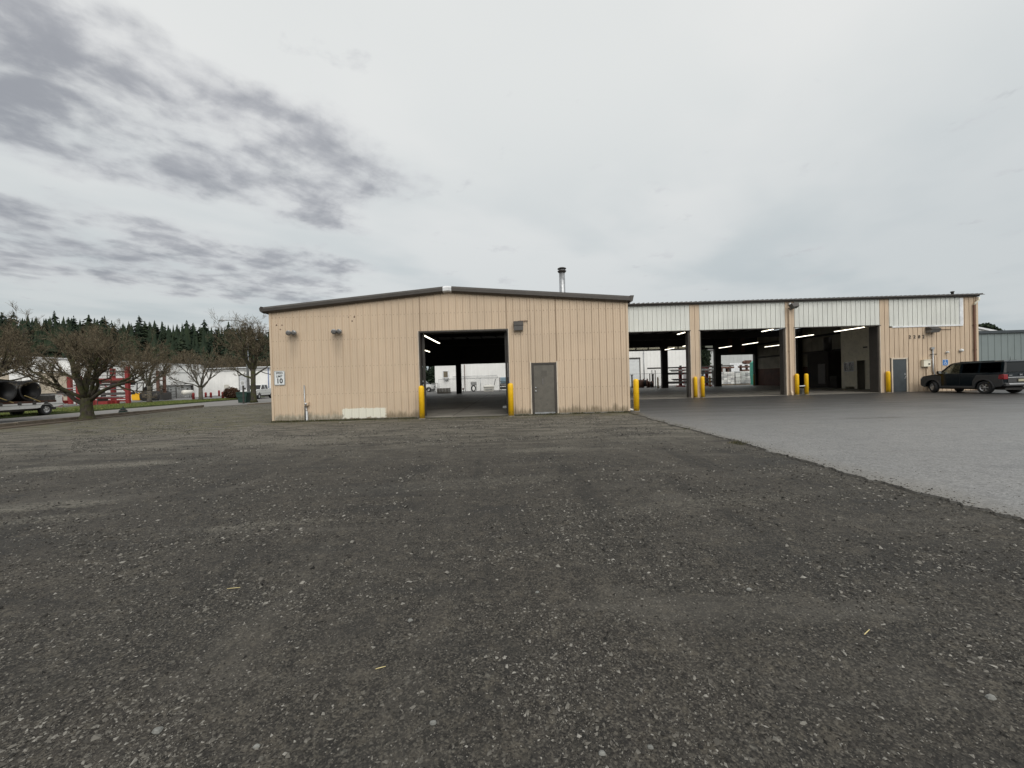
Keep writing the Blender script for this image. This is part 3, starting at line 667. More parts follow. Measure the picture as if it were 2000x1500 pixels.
b = MB(); b.box(DX0-.05, DX0-.002, D1-.045, D1, .03, DH+.05); b.box(DX1+.002, DX1+.05, D1-.045, D1, .03, DH+.05); b.build('door_casing', m_trimlight, shop)
MB().box(DX0+.1, DX1-.1, D1-.07, D1+.02, .03, .098).build('door_sill', m_steel, shop)
# base angle and a trickle of moss-dark concrete footing
MB().box(FX0, OX0-.1, D1+.0, D1+.03, -.05, .03).build('footing', m_kerb, shop); MB().box(OX1+.1, FX1, D1+.0, D1+.03, -.05, .03).build('footing', m_kerb, shop)
# corner trims
for xx in (FX0-.035, FX1-.055): MB().box(xx, xx+.09, D1-.034, D1+.07, .04, EAVE-.04).build('corner_trim', m_tan2, shop)
# roof of the block and its rake fascia
def slope_prism(xa, za, xb, zb, prof):
    """sweep a (y, z) profile from (xa, za) to (xb, zb)"""
    return MB().rings([[(xa, p[0], za+p[1]) for p in prof], [(xb, p[0], zb+p[1]) for p in prof]])
fp = [(D1+.02,-.02), (D1-.06,-.04), (D1-.16,.0), (D1-.20,.03), (D1-.20,.15), (D1-.16,.19), (D1-.12,.235), (D1+.02,.235)]
slope_prism(FX0-.22, rake(FX0)-.07, PEAKX-.17, rake(PEAKX-.17)-.02, fp).build('rake_trim', m_trim, shop)
slope_prism(PEAKX+.17, rake(PEAKX-.17)-.02, FX1+.10, rake(FX1)-.03, fp).build('rake_trim', m_trim, shop)
cp = [(D1+.03,-.02), (D1-.14,-.025), (D1-.215,.02), (D1-.225,.15), (D1-.18,.215), (D1+.3,.26), (D1+.3,.10)]
b = MB().rings([[(PEAKX+dx, p[0], PEAK+dz+p[1]) for p in cp] for dx, dz in ((-.18,-.035),(-.10,-.016),(0,-.010),(.10,-.016),(.18,-.035))]); b.build('ridge_cap_end', m_ridge, shop)
# end boxes of the eave gutters
for xa, xb, z in ((FX0-.30, FX0-.20, rake(FX0)-.07), (FX1+.09, FX1+.22, rake(FX1)-.03)):
    g = [(0,-.04),(.10,.0),(.13,.12),(.16,.24),(0,.24)] if xa > 0 else [(0,-.02),(-.09,.05),(-.11,.16),(-.06,.24),(0,.24)]
    x0 = FX1+.095 if xa > 0 else FX0-.215
    MB().prism([(x0+p[0], z+p[1]) for p in g], 'y', D1-.20, D2).build('gutter', m_trim, shop)
def ribroof(name, xs0, xs1, z_of, y0, y1, mat, pitch=.3048):
    n = int(round((xs1-xs0)/pitch)); pr = []
    for q in range(n):
        u = xs0+(xs1-xs0)*q/n; pr += [(u, 0), (u+.10, 0), (u+.120, .058), (u+.175, .058), (u+.19, 0)]
    pr += [(xs1, 0)]; b = MB()
    rings = [[(u, yy, z_of(u, yy)+d) for u, d in pr] + [(u, yy, z_of(u, yy)-.03) for u, d in pr[::-1]] for yy in (y0, (y0+y1)/2, y1)]
    b.rings(rings); return b.build(name, mat, shop)
# the block's sheets run down the slope, so its ribs cross the ridge
b = MB()
n = 28
for sgn in (-1, 1):
    rr = []
    for q in range(n):
        u = D1-.10+(D2-D1+.1)*q/n; rr += [(u,0),(u+.2,0),(u+.22,.035),(u+.26,.035),(u+.28,0)]
    xa, xb = PEAKX, (FX0-.21 if sgn < 0 else FX1+.21)
    za, zb = PEAK+.17, rake(FX0)+.145
    b.rings([[(xa, u, za+d) for u, d in rr]+[(xa, u, za-.03) for u, d in rr[::-1]], [(xb, u, zb+d) for u, d in rr]+[(xb, u, zb-.03) for u, d in rr[::-1]]])
b.build('block_roof', m_roofm, shop)
# ---- wing front: pale headers over the bays, tan piers
WT = 6.05; HB = 4.40
piers = [(FX1+.02, 5.25), (11.55, 12.18), (17.70, 18.30)]
bays = [(5.25, 11.55), (12.18, 17.70), (18.30, 23.80)]
for a, c in bays:
    n = round((c-a)/P)
    for q in range(n): panel(a+(c-a)*q/n, (c-a)/n, D2, HB, WT, WT, m_pale)
    MB().box(a-.05, c+.05, D2-.045, D2+.02, HB-.05, HB-.002).build('header_drip', m_trim, shop)
for a, c in piers:
    n = max(1, round((c-a)/P))
    for q in range(n): panel(a+(c-a)*q/n, (c-a)/n, D2-.004, .03, WT, WT, m_tan2)
    for xx, s_ in ((a, -1), (c, 1)):
        if xx < 5: continue
        MB().box(xx+.002 if s_ < 0 else xx-.03, xx+.03 if s_ < 0 else xx-.002, D2-.05, D2+.4, .02, HB-.052).build('jamb_angle', m_trimlight, shop)
        MB().box(xx-.10 if s_ < 0 else xx+.0, xx-.0 if s_ < 0 else xx+.10, D2+.05, D2+.42, SLAB, HB-.052).build('door_jamb', m_trim, shop)
MB().box(23.70, 23.80, D2+.05, D2+.65, SLAB, HB-.052).build('door_jamb', m_trim, shop)
MB().box(23.772, 23.798, D2-.05, D2+.04, .02, HB-.052).build('jamb_angle', m_trimlight, shop)
RDX0, RDX1, RDH = 24.52, 25.50, 2.18
PX0, PX1, PZ0 = 24.62, 29.05, 4.20
x = 23.80
while x < WX1-.03:
    w = min(P, WX1-x); mid = x+w/2
    zb = RDH+.06 if RDX0-.05 < mid < RDX1+.05 else .03
    if PX0-.1 < mid < PX1:
        panel(x, w, D2, zb, PZ0, PZ0, m_tan2); panel(x, w, D2-.002, PZ0+.09, WT, WT, m_pale)
    else: panel(x, w, D2, zb, WT, WT, m_tan2)
    x += P
MB().box(PX0-.02, PX1+.10, D2-.042, D2+.02, PZ0-.005, PZ0+.085).build('panel_border', m_ridge, shop)
MB().box(PX1-.1, PX1+.12, D2-.044, D2+.02, PZ0+.09, WT-.06).build('panel_border', m_ridge, shop)
d = MB().box(RDX0+.05, RDX1-.05, D2-.02, D2+.03, .06, RDH-.03).build('door', m_doorblue, shop, bevel=.006)
b = MB().lathe([(.03,-.075),(.034,-.05),(.015,-.04),(.015,-.02)], (RDX1-.14, D2, 1.0), 'y', 12); b.build('handle', m_steel, d); MB().box(RDX1-.18, RDX1-.11, D2-.028, D2-.018, 1.12, 1.25).build('lock', m_steel, d); MB().box(RDX1-.20, RDX1-.10, D2-.028, D2-.018, .90, .96).build('lock_plate', m_steel, d)
b = MB(); b.box(RDX0-.03, RDX0+.047, D2-.045, D2+.03, .03, RDH+.06); b.box(RDX1-.047, RDX1+.03, D2-.045, D2+.03, .03, RDH+.06); b.box(RDX0+.047, RDX1-.047, D2-.045, D2+.03, RDH-.02, RDH+.06); b.build('door_frame', m_trimlight, shop)
# front wall of the shed hidden behind the block, and the far-left return
MB().box(WX0, FX0-.04, D2-.02, D2+.03, .02, WT).build('wall_return', m_tan2, shop)
b = MB(); b.box(FX0, FX1+.3, D2-.02, D2+.03, 4.72, WT); b.build('gable_infill', m_tan2, shop)
# eave trim and the corrugated roof edge standing on it
MB().prism([(D2-.05,WT-.02),(D2-.14,WT+.0),(D2-.16,WT+.10),(D2-.05,WT+.10)], 'x', FX1+.02, WX1+.02).build('eave_trim', m_trim, shop)
def zr(u, yy): return WT+.135 + (1.2*(1-abs(yy-(D2+DR)/2)/((DR-D2)/2)))
ribroof('shed_roof', WX0-.2, WX1+.22, zr, D2-.26, DR+.25, m_roofm)
MB().box(WX1-.10, WX1+.03, D2-.034, D2+.06, .03, WT-.03).build('corner_trim', m_tan2, shop)
# rear wall: piers, heads, and the strip of clear panes over the middle openings
rear = [(-11.0,-6.82,3.53), (-6.20,5.0,3.66), (6.3,18.36,4.66), (19.08,24.86,4.66), (25.58,29.72,3.87)]
cols = [(WX0+.05,-11.0), (-6.82,-6.20), (5.0,6.3), (18.36,19.08), (24.86,25.58), (29.72,WX1-.06)]
m_outer = m_tan2
for a, c in cols:
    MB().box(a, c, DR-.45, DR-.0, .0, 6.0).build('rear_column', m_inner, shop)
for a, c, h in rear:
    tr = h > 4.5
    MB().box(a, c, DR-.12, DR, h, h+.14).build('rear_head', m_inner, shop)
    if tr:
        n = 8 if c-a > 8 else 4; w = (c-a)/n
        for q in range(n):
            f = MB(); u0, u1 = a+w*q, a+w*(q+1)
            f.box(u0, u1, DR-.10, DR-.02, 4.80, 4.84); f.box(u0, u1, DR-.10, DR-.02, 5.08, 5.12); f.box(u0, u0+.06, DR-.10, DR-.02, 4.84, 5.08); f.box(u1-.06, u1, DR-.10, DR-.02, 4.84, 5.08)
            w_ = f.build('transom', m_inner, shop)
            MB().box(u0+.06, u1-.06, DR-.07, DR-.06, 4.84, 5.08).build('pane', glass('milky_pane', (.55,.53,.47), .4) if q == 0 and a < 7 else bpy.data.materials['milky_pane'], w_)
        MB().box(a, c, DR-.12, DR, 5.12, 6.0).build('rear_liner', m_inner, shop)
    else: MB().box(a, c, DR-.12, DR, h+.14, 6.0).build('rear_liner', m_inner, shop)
# dim sheets of lining over the right-hand rear opening and red-brown board
for q in range(8): MB().box(25.6+q*.515, 25.6+q*.515+.50, DR-.16, DR-.125, 4.15, 5.9).build('liner_sheet', m_wains if q % 3 == 2 else m_inner, shop)
# right-hand wall inside: board below, dusty liner above, girts and posts
for q in range(14):
    ya = 30.0+q*1.22
    if ya > DR-1.3: break
    MB().box(WX1-.11, WX1-.08, ya, ya+1.20, SLAB, 2.05).build('board', m_wains, shop)
    MB().box(WX1-.10, WX1-.07, ya, ya+1.20, 2.07, 5.9).build('liner_sheet', m_liner, shop)
for zz in (3.35, 4.9): MB().box(WX1-.26, WX1-.112, D2+.1, DR-.5, zz, zz+.18).build('girt', m_inner, shop)
for yy in (32.3, 39.9): MB().box(WX1-.55, WX1-.113, yy-.15, yy+.15, SLAB, 5.9).build('frame_post', m_inner, shop)
# rafters and purlins under the sheets
for yy in (26.2, 32.3, 39.9):
    MB().box(WX0+.2, WX1-.2, yy-.10, yy+.10, 5.25, 5.9).build('rafter', m_inner, shop)
b = MB()
for xx in np.arange(WX0+1, WX1, 1.5): b.box(xx-.04, xx+.04, D2+.1, DR-.15, 5.92, 6.08)
b.build('purlin', m_inner, shop)
# raised roll door drum behind the big doorway head
MB().box(OX0-.1, OX1+.1, D1+.42, D1+.85, OH+.02, OH+.5).build('door_drum', m_inner, shop)
# ---- office in the right-hand corner
off = thing('office_room', 'cream painted office box inside the right-hand bay with window and dark doorway', 'office', (27.6, 30.6, SLAB))
OX = 27.6
b = MB()
def wl(y0, y1, z0, z1): b.box(OX, OX+.10, y0, y1, z0, z1)
wl(32.02,32.30,.05,5.6); wl(31.1,32.02,.22,1.48); wl(31.1,32.02,2.22,5.6); wl(30.82,31.1,.05,5.6); wl(30.12,30.82,2.30,5.6); wl(29.75,30.12,.05,5.6); wl(28.9,29.75,2.3,5.6); wl(28.9,29.3,.05,2.3)
b.box(OX+.1, WX1-.12, 32.2, 32.3, .05, 5.6); b.box(OX+.1, WX1-.12, 28.9, 29.0, .05, 5.6)
b.build('wall', m_cream, off)
f = MB(); f.box(OX-.03, OX+.03, 31.08, 31.14, 1.48, 2.22); f.box(OX-.03, OX+.03, 31.98, 32.04, 1.48, 2.22); f.box(OX-.03, OX+.03, 31.14, 31.98, 1.44, 1.50); f.box(OX-.03, OX+.03, 31.14, 31.98, 2.18, 2.24); f.box(OX-.03, OX+.03, 31.53, 31.59, 1.50, 2.18)
w_ = f.build('window', m_ridge, off); MB().box(OX+.02, OX+.03, 31.14, 31.98, 1.50, 2.18).build('pane', glass('office_pane', (.35,.36,.36), 1.2), w_)
MB().box(OX-.02, OX+.12, 30.08, 30.12, .05, 2.34).build('door_casing', m_cream, off); MB().box(OX-.02, OX+.12, 30.82, 30.86, .05, 2.34).build('door_casing', m_cream, off)
MB().box(OX+.05, OX+.09, 29.32, 29.73, .06, 2.29).build('door', m_wains, off)
MB().box(OX+.9, OX+1.5, 30.0, 30.9, SLAB, 1.0).build('counter', m_inner, off)
MB().box(OX-.03, OX+.002, 29.9, 30.25, 3.25, 3.36).build('wall_plate', m_dsteel, off)
# ================================================================= THINGS FIXED TO THE WORKSHOP
def text_mesh(s, size, ext, font_off=0.0):
    cu = bpy.data.curves.new('lettering', 'FONT'); cu.body = s; cu.size = size; cu.extrude = ext; cu.offset = font_off; cu.align_x = 'CENTER'; cu.align_y = 'CENTER'; cu.resolution_u = 3
    o = bpy.data.objects.new('lettering', cu); COL.objects.link(o); dg = bpy.context.evaluated_depsgraph_get(); dg.update()
    me = bpy.data.meshes.new_from_object(o.evaluated_get(dg)); bpy.data.objects.remove(o); bpy.data.curves.remove(cu); return me
def put_text(name, s, size, loc, mat, parent, ext=.002, off=0.0, sx=1.0):
    me = text_mesh(s, size, ext, off); me.materials.clear(); me.materials.append(mat)
    me.transform(Matrix.Translation(Vector(loc) - parent_world(parent)) @ Matrix.Rotation(math.pi/2, 4, 'X') @ Matrix.Diagonal((sx,1,1,1)))
    return link_mesh(name, me, parent)
# speed limit sign
sg = thing('speed_limit_sign', 'white speed limit 10 sign with black border near the left end of the wall', 'sign', (-9.86, D1-.04, 1.86))
def rrect(cx, cz, w, h, r, n=5):
    out = []
    for sx, sz, a0 in ((1,-1,-90),(1,1,0),(-1,1,90),(-1,-1,180)):
        for k in range(n+1):
            a = math.radians(a0+90*k/n); out.append((cx+sx*(w/2-r)+r*math.cos(a), cz+sz*(h/2-r)+r*math.sin(a)))
    return out
cx, cz = -9.86, 1.86
MB().prism(rrect(cx, cz, .457, .61, .035), 'y', D1-.040, D1-.034).build('plate', m_signw, sg)
o_, i_ = rrect(cx, cz, .437, .59, .030), rrect(cx, cz, .413, .566, .022)
b = MB(); nn = len(o_)
b.add([(p[0], D1-.0425, p[1]) for p in o_]+[(p[0], D1-.0425, p[1]) for p in i_]+[(p[0], D1-.0395, p[1]) for p in o_]+[(p[0], D1-.0395, p[1]) for p in i_],
      [(k,(k+1)%nn,nn+(k+1)%nn,nn+k) for k in range(nn)]+[(2*nn+k,3*nn+k,3*nn+(k+1)%nn,2*nn+(k+1)%nn) for k in range(nn)]+[(k,2*nn+k,2*nn+(k+1)%nn,(k+1)%nn) for k in range(nn)]+[(nn+k,nn+(k+1)%nn,3*nn+(k+1)%nn,3*nn+k) for k in range(nn)])
b.build('border', m_ink, sg)
put_text('lettering', 'SPEED', .128, (cx, D1-.0405, cz+.20), m_ink, sg, .002, .003, .86)
put_text('lettering', 'LIMIT', .128, (cx, D1-.0405, cz+.065), m_ink, sg, .002, .003, .86)
put_text('numeral', '10', .29, (cx, D1-.0405, cz-.135), m_ink, sg, .002, .009, .95)
# twin round flood lamps
def twin_lamp(px, py, lab):
    x, _, z = at(px, py, D1-.15)
    t = thing('twin_flood_lamp', lab, 'lamp', (x, D1, z), group='twin flood lamps high on the gable wall')
    b = MB(); b.box(x-.07, x+.07, D1-.07, D1-.02, z-.07, z+.07); b.tube([(x-.15, D1-.09, z+.0),(x+.15, D1-.09, z+.0)], .022, 8); b.build('bracket', m_dsteel, t)
    for s_ in (-1, 1):
        c = (x+s_*.115, D1-.20, z-.01)
        l = MB().lathe([(.03,.10),(.075,.075),(.105,.02),(.112,-.03),(.10,-.045)], (0,0,0), 'y', 18)
        l.xf(Matrix.Translation(c) @ Matrix.Rotation(math.radians(18), 4, 'X') @ Matrix.Rotation(math.radians(-s_*14), 4, 'Z'))
        h_ = l.build('lamp_head', m_steel, t)
        g = MB().lathe([(.10,-.044),(.07,-.062),(.03,-.07)], (0,0,0), 'y', 18); g.xf(Matrix.Translation(c) @ Matrix.Rotation(math.radians(18), 4, 'X') @ Matrix.Rotation(math.radians(-s_*14), 4, 'Z'))
        g.build('lens', m_lens, h_)
twin_lamp(571, 650, 'pair of grey round flood lamps above the speed limit sign')
twin_lamp(659, 647.5, 'pair of grey round flood lamps midway between speed sign and doorway')
# wall packs
def wall_pack(name, px, py, Y, w, h, dp, lab, skew=0, conduit=None):
    x, _, z = at(px, py, Y-.1)
    t = thing(name, lab, 'wall light', (x, Y, z), group='box lights on the workshop wall')
    MB().prism([(Y-.03,z+h/2),(Y-dp*.55,z+h/2),(Y-dp,z+h*.12),(Y-dp,z-h*.05),(Y-.03,z-h*.05)], 'x', x-w/2, x+w/2).build('housing', m_dsteel, t, bevel=.008)
    MB().prism([(Y-.03,z-h*.06),(Y-dp*.98,z-h*.06),(Y-dp*.75,z-h/2),(Y-.03,z-h/2)], 'x', x-w/2+.012, x+w/2-.012).build('lens', m_lens, t)
    if conduit: MB().tube([(x+conduit[0], Y-.05, z+conduit[1]), (x+conduit[2], Y-.05, z+conduit[1])], .016, 8).build('conduit', m_rust, t)
wall_pack('wall_light', 1012.5, 636.5, D1, .41, .39, .24, 'dark square box light up beside the right corner of the big doorway', conduit=(-.02,.205,.40))
wall_pack('wall_light', 1817.5, 644.5, D2, .60, .36, .42, 'dark box light over the house number', conduit=(.30,.02,1.35))
# flood light on the pier between the bays, aimed sideways
x, _, z = at(1549, 598, D2-.3)
t = thing('flood_light', 'dark tilted box flood light under the eave on the middle tan pier', 'wall light', (x, D2, z), group='box lights on the workshop wall')
b = MB().prism([(-.19,-.13),(.19,-.13),(.23,.10),(.16,.15),(-.22,.15)], 'y', -.15, .15); b.xf(Matrix.Translation((x, D2-.36, z-.0)) @ Matrix.Rotation(math.radians(-8), 4, 'Y') @ Matrix.Rotation(math.radians(-22), 4, 'X'))
b.build('housing', m_dsteel, t, bevel=.015)
b = MB().tube([(x-.15, D2-.03, z-.10),(x-.08, D2-.2, z-.22),(x, D2-.28, z-.14)], .022, 8); b.build('arm', m_dsteel, t)
b = MB(); b.box(x-.16, x-.05, D2-.16, D2-.03, z+.13, z+.24); b.box(x+.02, x+.20, D2-.10, D2-.05, z+.10, z+.17); b.build('junction_box', m_ridge, t)
# light peeping round the block's right corner
x, _, z = at(1231, 636.5, D1+1.2)
t = thing('wall_light', 'small dark wedge light peeping round the right side of the front block', 'wall light', (FX1, D1+1.2, z), group='box lights on the workshop wall')
MB().prism([(FX1+.03,z+.17),(FX1+.06,z+.17),(FX1+.22,z+.0),(FX1+.03,z-.15)], 'y', D1+1.02, D1+1.38).build('housing', m_dsteel, t, bevel=.008)
MB().box(FX1+.01, FX1+.03, D1+1.05, D1+1.35, z-.15, z+.17).build('back_plate', m_dsteel, t)
# house number
nm = thing('house_number', 'four spaced dark digits 2202 on the tan wall right of the bays', 'house number', at(1790, 659, D2-.03))
for ch, px in zip('2202', (1776, 1785, 1794, 1802.5)):
    x, _, z = at(px, 658.5 - (px-1776)*.02, D2-.03); put_text('digit', ch, .30, (x, D2-.034, z), m_ink, nm, .006, .003)
# accessible parking sign
x, _, z = at(1845.5, 708, D2-.03)
sg = thing('accessible_sign', 'square blue wheelchair access sign on the tan wall above the parked car', 'sign', (x, D2, z))
MB().prism(rrect(x, z, .36, .38, .03), 'y', D2-.038, D2-.032).build('plate', m_signw, sg); MB().prism(rrect(x, z, .33, .35, .025), 'y', D2-.0405, D2-.0385).build('field', m_blue, sg)
b = MB(); yq = D2-.042
def disc(cx_, cz_, r, a0=0, a1=360, w=None, n=20):
    A = [math.radians(a0+(a1-a0)*k/n) for k in range(n+1)]
    if w is None: b.prism([(cx_+r*math.cos(a), cz_+r*math.sin(a)) for a in A[:-1]], 'y', yq-.002, yq)
    else: b.prism([(cx_+r*math.cos(a), cz_+r*math.sin(a)) for a in A]+[(cx_+(r-w)*math.cos(a), cz_+(r-w)*math.sin(a)) for a in A[::-1]], 'y', yq-.002, yq)
disc(x-.02, z+.115, .026); disc(x-.012, z-.045, .085, 130, 395, .022)
for q in ([(-.03,.08),(-.005,.08),(.005,-.03),(-.02,-.03)], [(-.005,.035),(.055,.035),(.055,.015),(-.005,.015)], [(-.02,-.01),(.055,-.01),(.055,-.03),(-.02,-.03)], [(.035,-.01),(.055,-.01),(.10,-.11),(.08,-.12)], [(.085,-.10),(.12,-.09),(.12,-.11),(.09,-.12)]):
    b.prism([(x+p[0], z+p[1]) for p in q], 'y', yq-.002, yq)
b.build('wheelchair_symbol', m_signw, sg)
# electrical gear on the right-hand wall
x, _, z = at(1808, 710, D2-.1)
t = thing('electrical_box', 'cream wall box with round hasp left of the parked car', 'electrical box', (x, D2, z))
MB().box(x-.24, x+.20, D2-.20, D2-.02, z-.20, z+.22).build('cabinet', m_cream, t, bevel=.01); MB().lathe([(.03,-.05),(.05,-.03),(.05,.0)], (x+.09, D2-.2, z-.03), 'y', 12).build('hasp', m_dsteel, t)
MB().box(x-.25, x+.23, D2-.23, D2-.02, z+.222, z+.25).build('lid', m_cream, t)
MB().tube([(x+.10, D2-.06, z-.2),(x+.10, D2-.06, .1)], .03, 8).build('conduit', m_tan2, t)
x, _, z = at(1823, 692, D2-.1); xc = x
t = thing('service_conduit', 'grey service conduit with two side caps running down the tan wall', 'conduit', (x, D2, 1))
b = MB().tube([(x-.03, D2-.07, z+.30),(x-.03, D2-.07, 1.35),(x+.08, D2-.07, 1.0),(x+.18, D2-.12, .7)], .035, 8); b.build('pipe', m_steel, t)
MB().tube([(x+.14, D2-.05, z-.1),(x+.14, D2-.05, .9)], .022, 8).build('pipe', m_tan2, t)
for s_ in (-1, 1): MB().lathe([(.03,-.03),(.05,0),(.03,.03)], (x-.03+s_*.14, D2-.1, z), 'z', 10).build('side_cap', m_dsteel, t)
b = MB().tube([(x-.18, D2-.09, z),(x+.12, D2-.09, z)], .014, 6); b.build('crossbar', m_dsteel, t)
MB().box(x-.14, x+.06, D2-.10, D2-.03, z+.32, z+.46).build('weatherhead', m_steel, t)
for px, py, r, lab in ((1849, 688, .07, 'small round white lamp on the wall over the wheelchair sign'), (1876.5, 684.5, .11, 'white round bulkhead lamp near the right end of the wall')):
    x, _, z = at(px, py, D2-.08)
    t = thing('bulkhead_lamp', lab, 'lamp', (x, D2, z), group='small white bulkhead lamps')
    MB().lathe([(r*1.0,-.09),(r*.9,-.06),(r*.7,-.02)], (x, D2, z), 'y', 14).build('base', m_ridge, t); MB().lathe([(r*.2,-.20),(r*.7,-.17),(r*.9,-.092)], (x, D2, z), 'y', 14).build('lens', m_signw, t)
# down pipes
def downpipe(x, y, z1, w, mat, lab, brackets, z0=.05):
    t = thing('downpipe', lab, 'downpipe', (x, y, 0), group='downpipes on the wing')
    MB().box(x-w/2, x+w/2, y-.13, y-.04, z0+.3, z1).build('pipe', mat, t, bevel=.01)
    MB().prism([(y-.04,z0+.3),(y-.13,z0+.3),(y-.20,z0+.12),(y-.20,z0),(y-.12,z0)], 'x', x-w/2, x+w/2).build('shoe', mat, t)
    for zz in brackets: MB().box(x-w/2-.03, x+w/2+.03, y-.14, y-.03, zz, zz+.04).build('bracket', mat, t)
downpipe(at(1541.5, 700, D2)[0], D2, 5.55, .11, m_tan2, 'pale downpipe on the middle tan pier beside the flood light', (1.0, 2.9, 4.6))
xx = at(1899, 650, D2)[0]
downpipe(xx, D2, 5.5, .075, M('brown_pipe', (.17,.09,.06), .6), 'rust-brown downpipe near the right end of the wing wall', (2.6, 4.2))
MB().tube([(xx, D2-.085, 5.5),(xx+.05, D2-.12, 5.62),(xx+.22, D2-.16, 5.80),(xx+.24, D2-.16, 5.98)], .05, 8).build('offset', m_cream, [o for o in COL.objects if o.name.startswith('downpipe') and abs(o.location.x-xx) < .01][0])
# conduit and meter on the gable wall
x = at(596.5, 790, D1)[0]
t = thing('meter_riser', 'thin grey riser pipe with small meter box low on the left of the gable wall', 'riser', (x, D1, 0))
MB().tube([(x, D1-.05, 1.52),(x, D1-.05, -.02)], .024, 8).build('pipe', m_steel, t)
MB().tube([(x+.07, D1-.06, .62),(x+.07, D1-.06, .38),(x+.02, D1-.06, .30)], .02, 8).build('pipe', m_steel, t)
MB().box(x+.03, x+.19, D1-.16, D1-.02, .66, .80).build('meter_box', m_tan2, t, bevel=.01); MB().lathe([(.04,-.2),(.05,-.18),(.05,-.16)], (x+.10, D1, .73), 'y', 12).build('dial', m_steel, t)
MB().box(x+.06, x+.12, D1-.10, D1-.035, -.02, .42).build('guard_strip', m_ridge, t)
# old bolt holes in threes
for pts in (((540,635),(551,635),(547.5,643.5)), ((681,619.5),(692,619),(687.5,627))):
    for px, py in pts:
        x, _, z = at(px, py, D1-.03); MB().lathe([(.030,-.008),(.034,.0)], (x, D1-.0, z), 'y', 8).build('bolt_hole', m_rust, shop)
# flue
x, y = 2.82, 20.6
t = thing('flue', 'galvanised flue with double disc cap rising above the front block roof', 'chimney', (x, y, 4.9))
zt = at(1101, 523, y)[2]
MB().lathe([(.155,4.7),(.155,zt-.28)], (x,y,0), 'z', 20).build('pipe', m_steel, t)
MB().lathe([(.158,5.75),(.165,5.77),(.165,5.81),(.158,5.83)], (x,y,0), 'z', 20).build('band', m_steel, t)
MB().lathe([(.16,zt-.30),(.225,zt-.22),(.235,zt-.19),(.17,zt-.16)], (x,y,0), 'z', 24).build('lower_cap', m_dsteel, t)
MB().lathe([(.15,zt-.16),(.15,zt-.10)], (x,y,0), 'z', 20).build('collar', m_steel, t)
MB().lathe([(.19,zt-.11),(.235,zt-.08),(.225,zt-.05),(.16,zt-.02),(.03,zt)], (x,y,0), 'z', 24).build('upper_cap', m_dsteel, t)
x, _, z = at(1858, 573, D2+.5); t = thing('roof_vent', 'tiny dark stub vent on the wing roof edge at the right', 'vent', (x, D2+.5, z-.2))
MB().lathe([(.07,z-.35),(.07,z+.04),(.10,z+.05),(.10,z+.11),(.03,z+.13)], (x, D2+.5, 0), 'z', 14).build('pipe', m_dsteel, t)
x = at(1237, 803, D1-.1)[0]
t = thing('drain_pipe', 'short white drain pipe lying at the foot of the block corner', 'pipe', (x, D1-.1, .03)); MB().tube([(x-.16, D1+.02, .12),(x-.02, D1-.03, .09),(x+.20, D1-.06, .07)], .045, 10).build('pipe', m_plastic, t); MB().tube([(x+.18, D1-.059, .071),(x+.26, D1-.062, .066)], .055, 10).build('collar', m_plastic, t)

# ---------------------------------------------------------------- bollards
def make_bollard(name='bollard', r=.115, h=1.38, mat=None):
    t = thing(name, '', 'bollard'); mat = mat or m_yellow
    MB().lathe([(r,0),(r,h-.12),(r*.97,h-.07),(r*.82,h-.03),(r*.5,h-.006),(.01,h)], n=20).build('sleeve', mat, t)
    MB().lathe([(r+.002,.0),(r+.05,.004),(r+.012,.035)], n=20).build('footing', m_conc, t); return t
b0 = make_bollard(); bG = 'yellow bollards guarding the doorways'; b0['group'] = bG
spots = [(824.5, 817, 'yellow bollard at the left jamb of the big front doorway'), (998.5, 812, 'yellow bollard at the right jamb of the big front doorway'),
         (1243.5, 804.5, 'yellow bollard at the right corner of the front block by the asphalt'), (1359, 777, 'left of the two yellow bollards standing before the first tan pier'),
         (1373, 777, 'right of the two yellow bollards standing before the first tan pier'), (1557, 771, 'left yellow bollard of the pair joined by a white bar'),
         (1575.5, 771, 'right yellow bollard of the pair joined by a white bar'), (1735, 765.5, 'yellow bollard between the right-hand bay and the slate door')]
pos = {}
for i, (px, py, lab) in enumerate(spots):
    x, y = gx(px, py, .02); y = min(y, (D1 if px < 1240 else D2)-.14) if px != 1243.5 else D1-.12; x = _uv(px, py)[0]/F*y
    o = b0 if i == 0 else dup(b0, (0,0,0)); o.location = (x, y, -.01 if px < 1200 else .02); o['label'] = lab; pos[px] = (x, y)
    if px in (824.5, 998.5, 1243.5): o.scale = (1,1,1.0)
(xa, ya), (xb, yb) = pos[1557], pos[1575.5]
t = thing('guard_bar', 'short white bar linking two yellow bollards', 'bar', (xa, ya, .55)); MB().tube([(xa+.11, ya, .60),(xb-.11, yb, .61)], .035, 10).build('rail', m_signw, t)
for xx, yy in ((xa+.122, ya), (xb-.122, yb)): MB().lathe([(.055,-.012),(.055,.012)], (xx, yy, .605), 'x', 10).build('end_plate', m_steel, t)
o1 = make_bollard('rear_bollard', .085, 1.35, m_oldyellow); o1['group'] = 'weathered bollards at the rear openings'
for i, (px, Yq, lab) in enumerate(((1285, DR-.7, 'weathered bollard left of the first dark rear column'), (1386.5, DR-.7, 'weathered bollard left of the second dark rear column'), (1472.5, DR-.8, 'left weathered bollard by the green machine'), (1476.5, DR-.3, 'right weathered bollard by the green machine'))):
    o = o1 if i == 0 else dup(o1, (0,0,0)); o.location = (_uv(px, 750)[0]/F*Yq, Yq, SLAB); o['label'] = lab
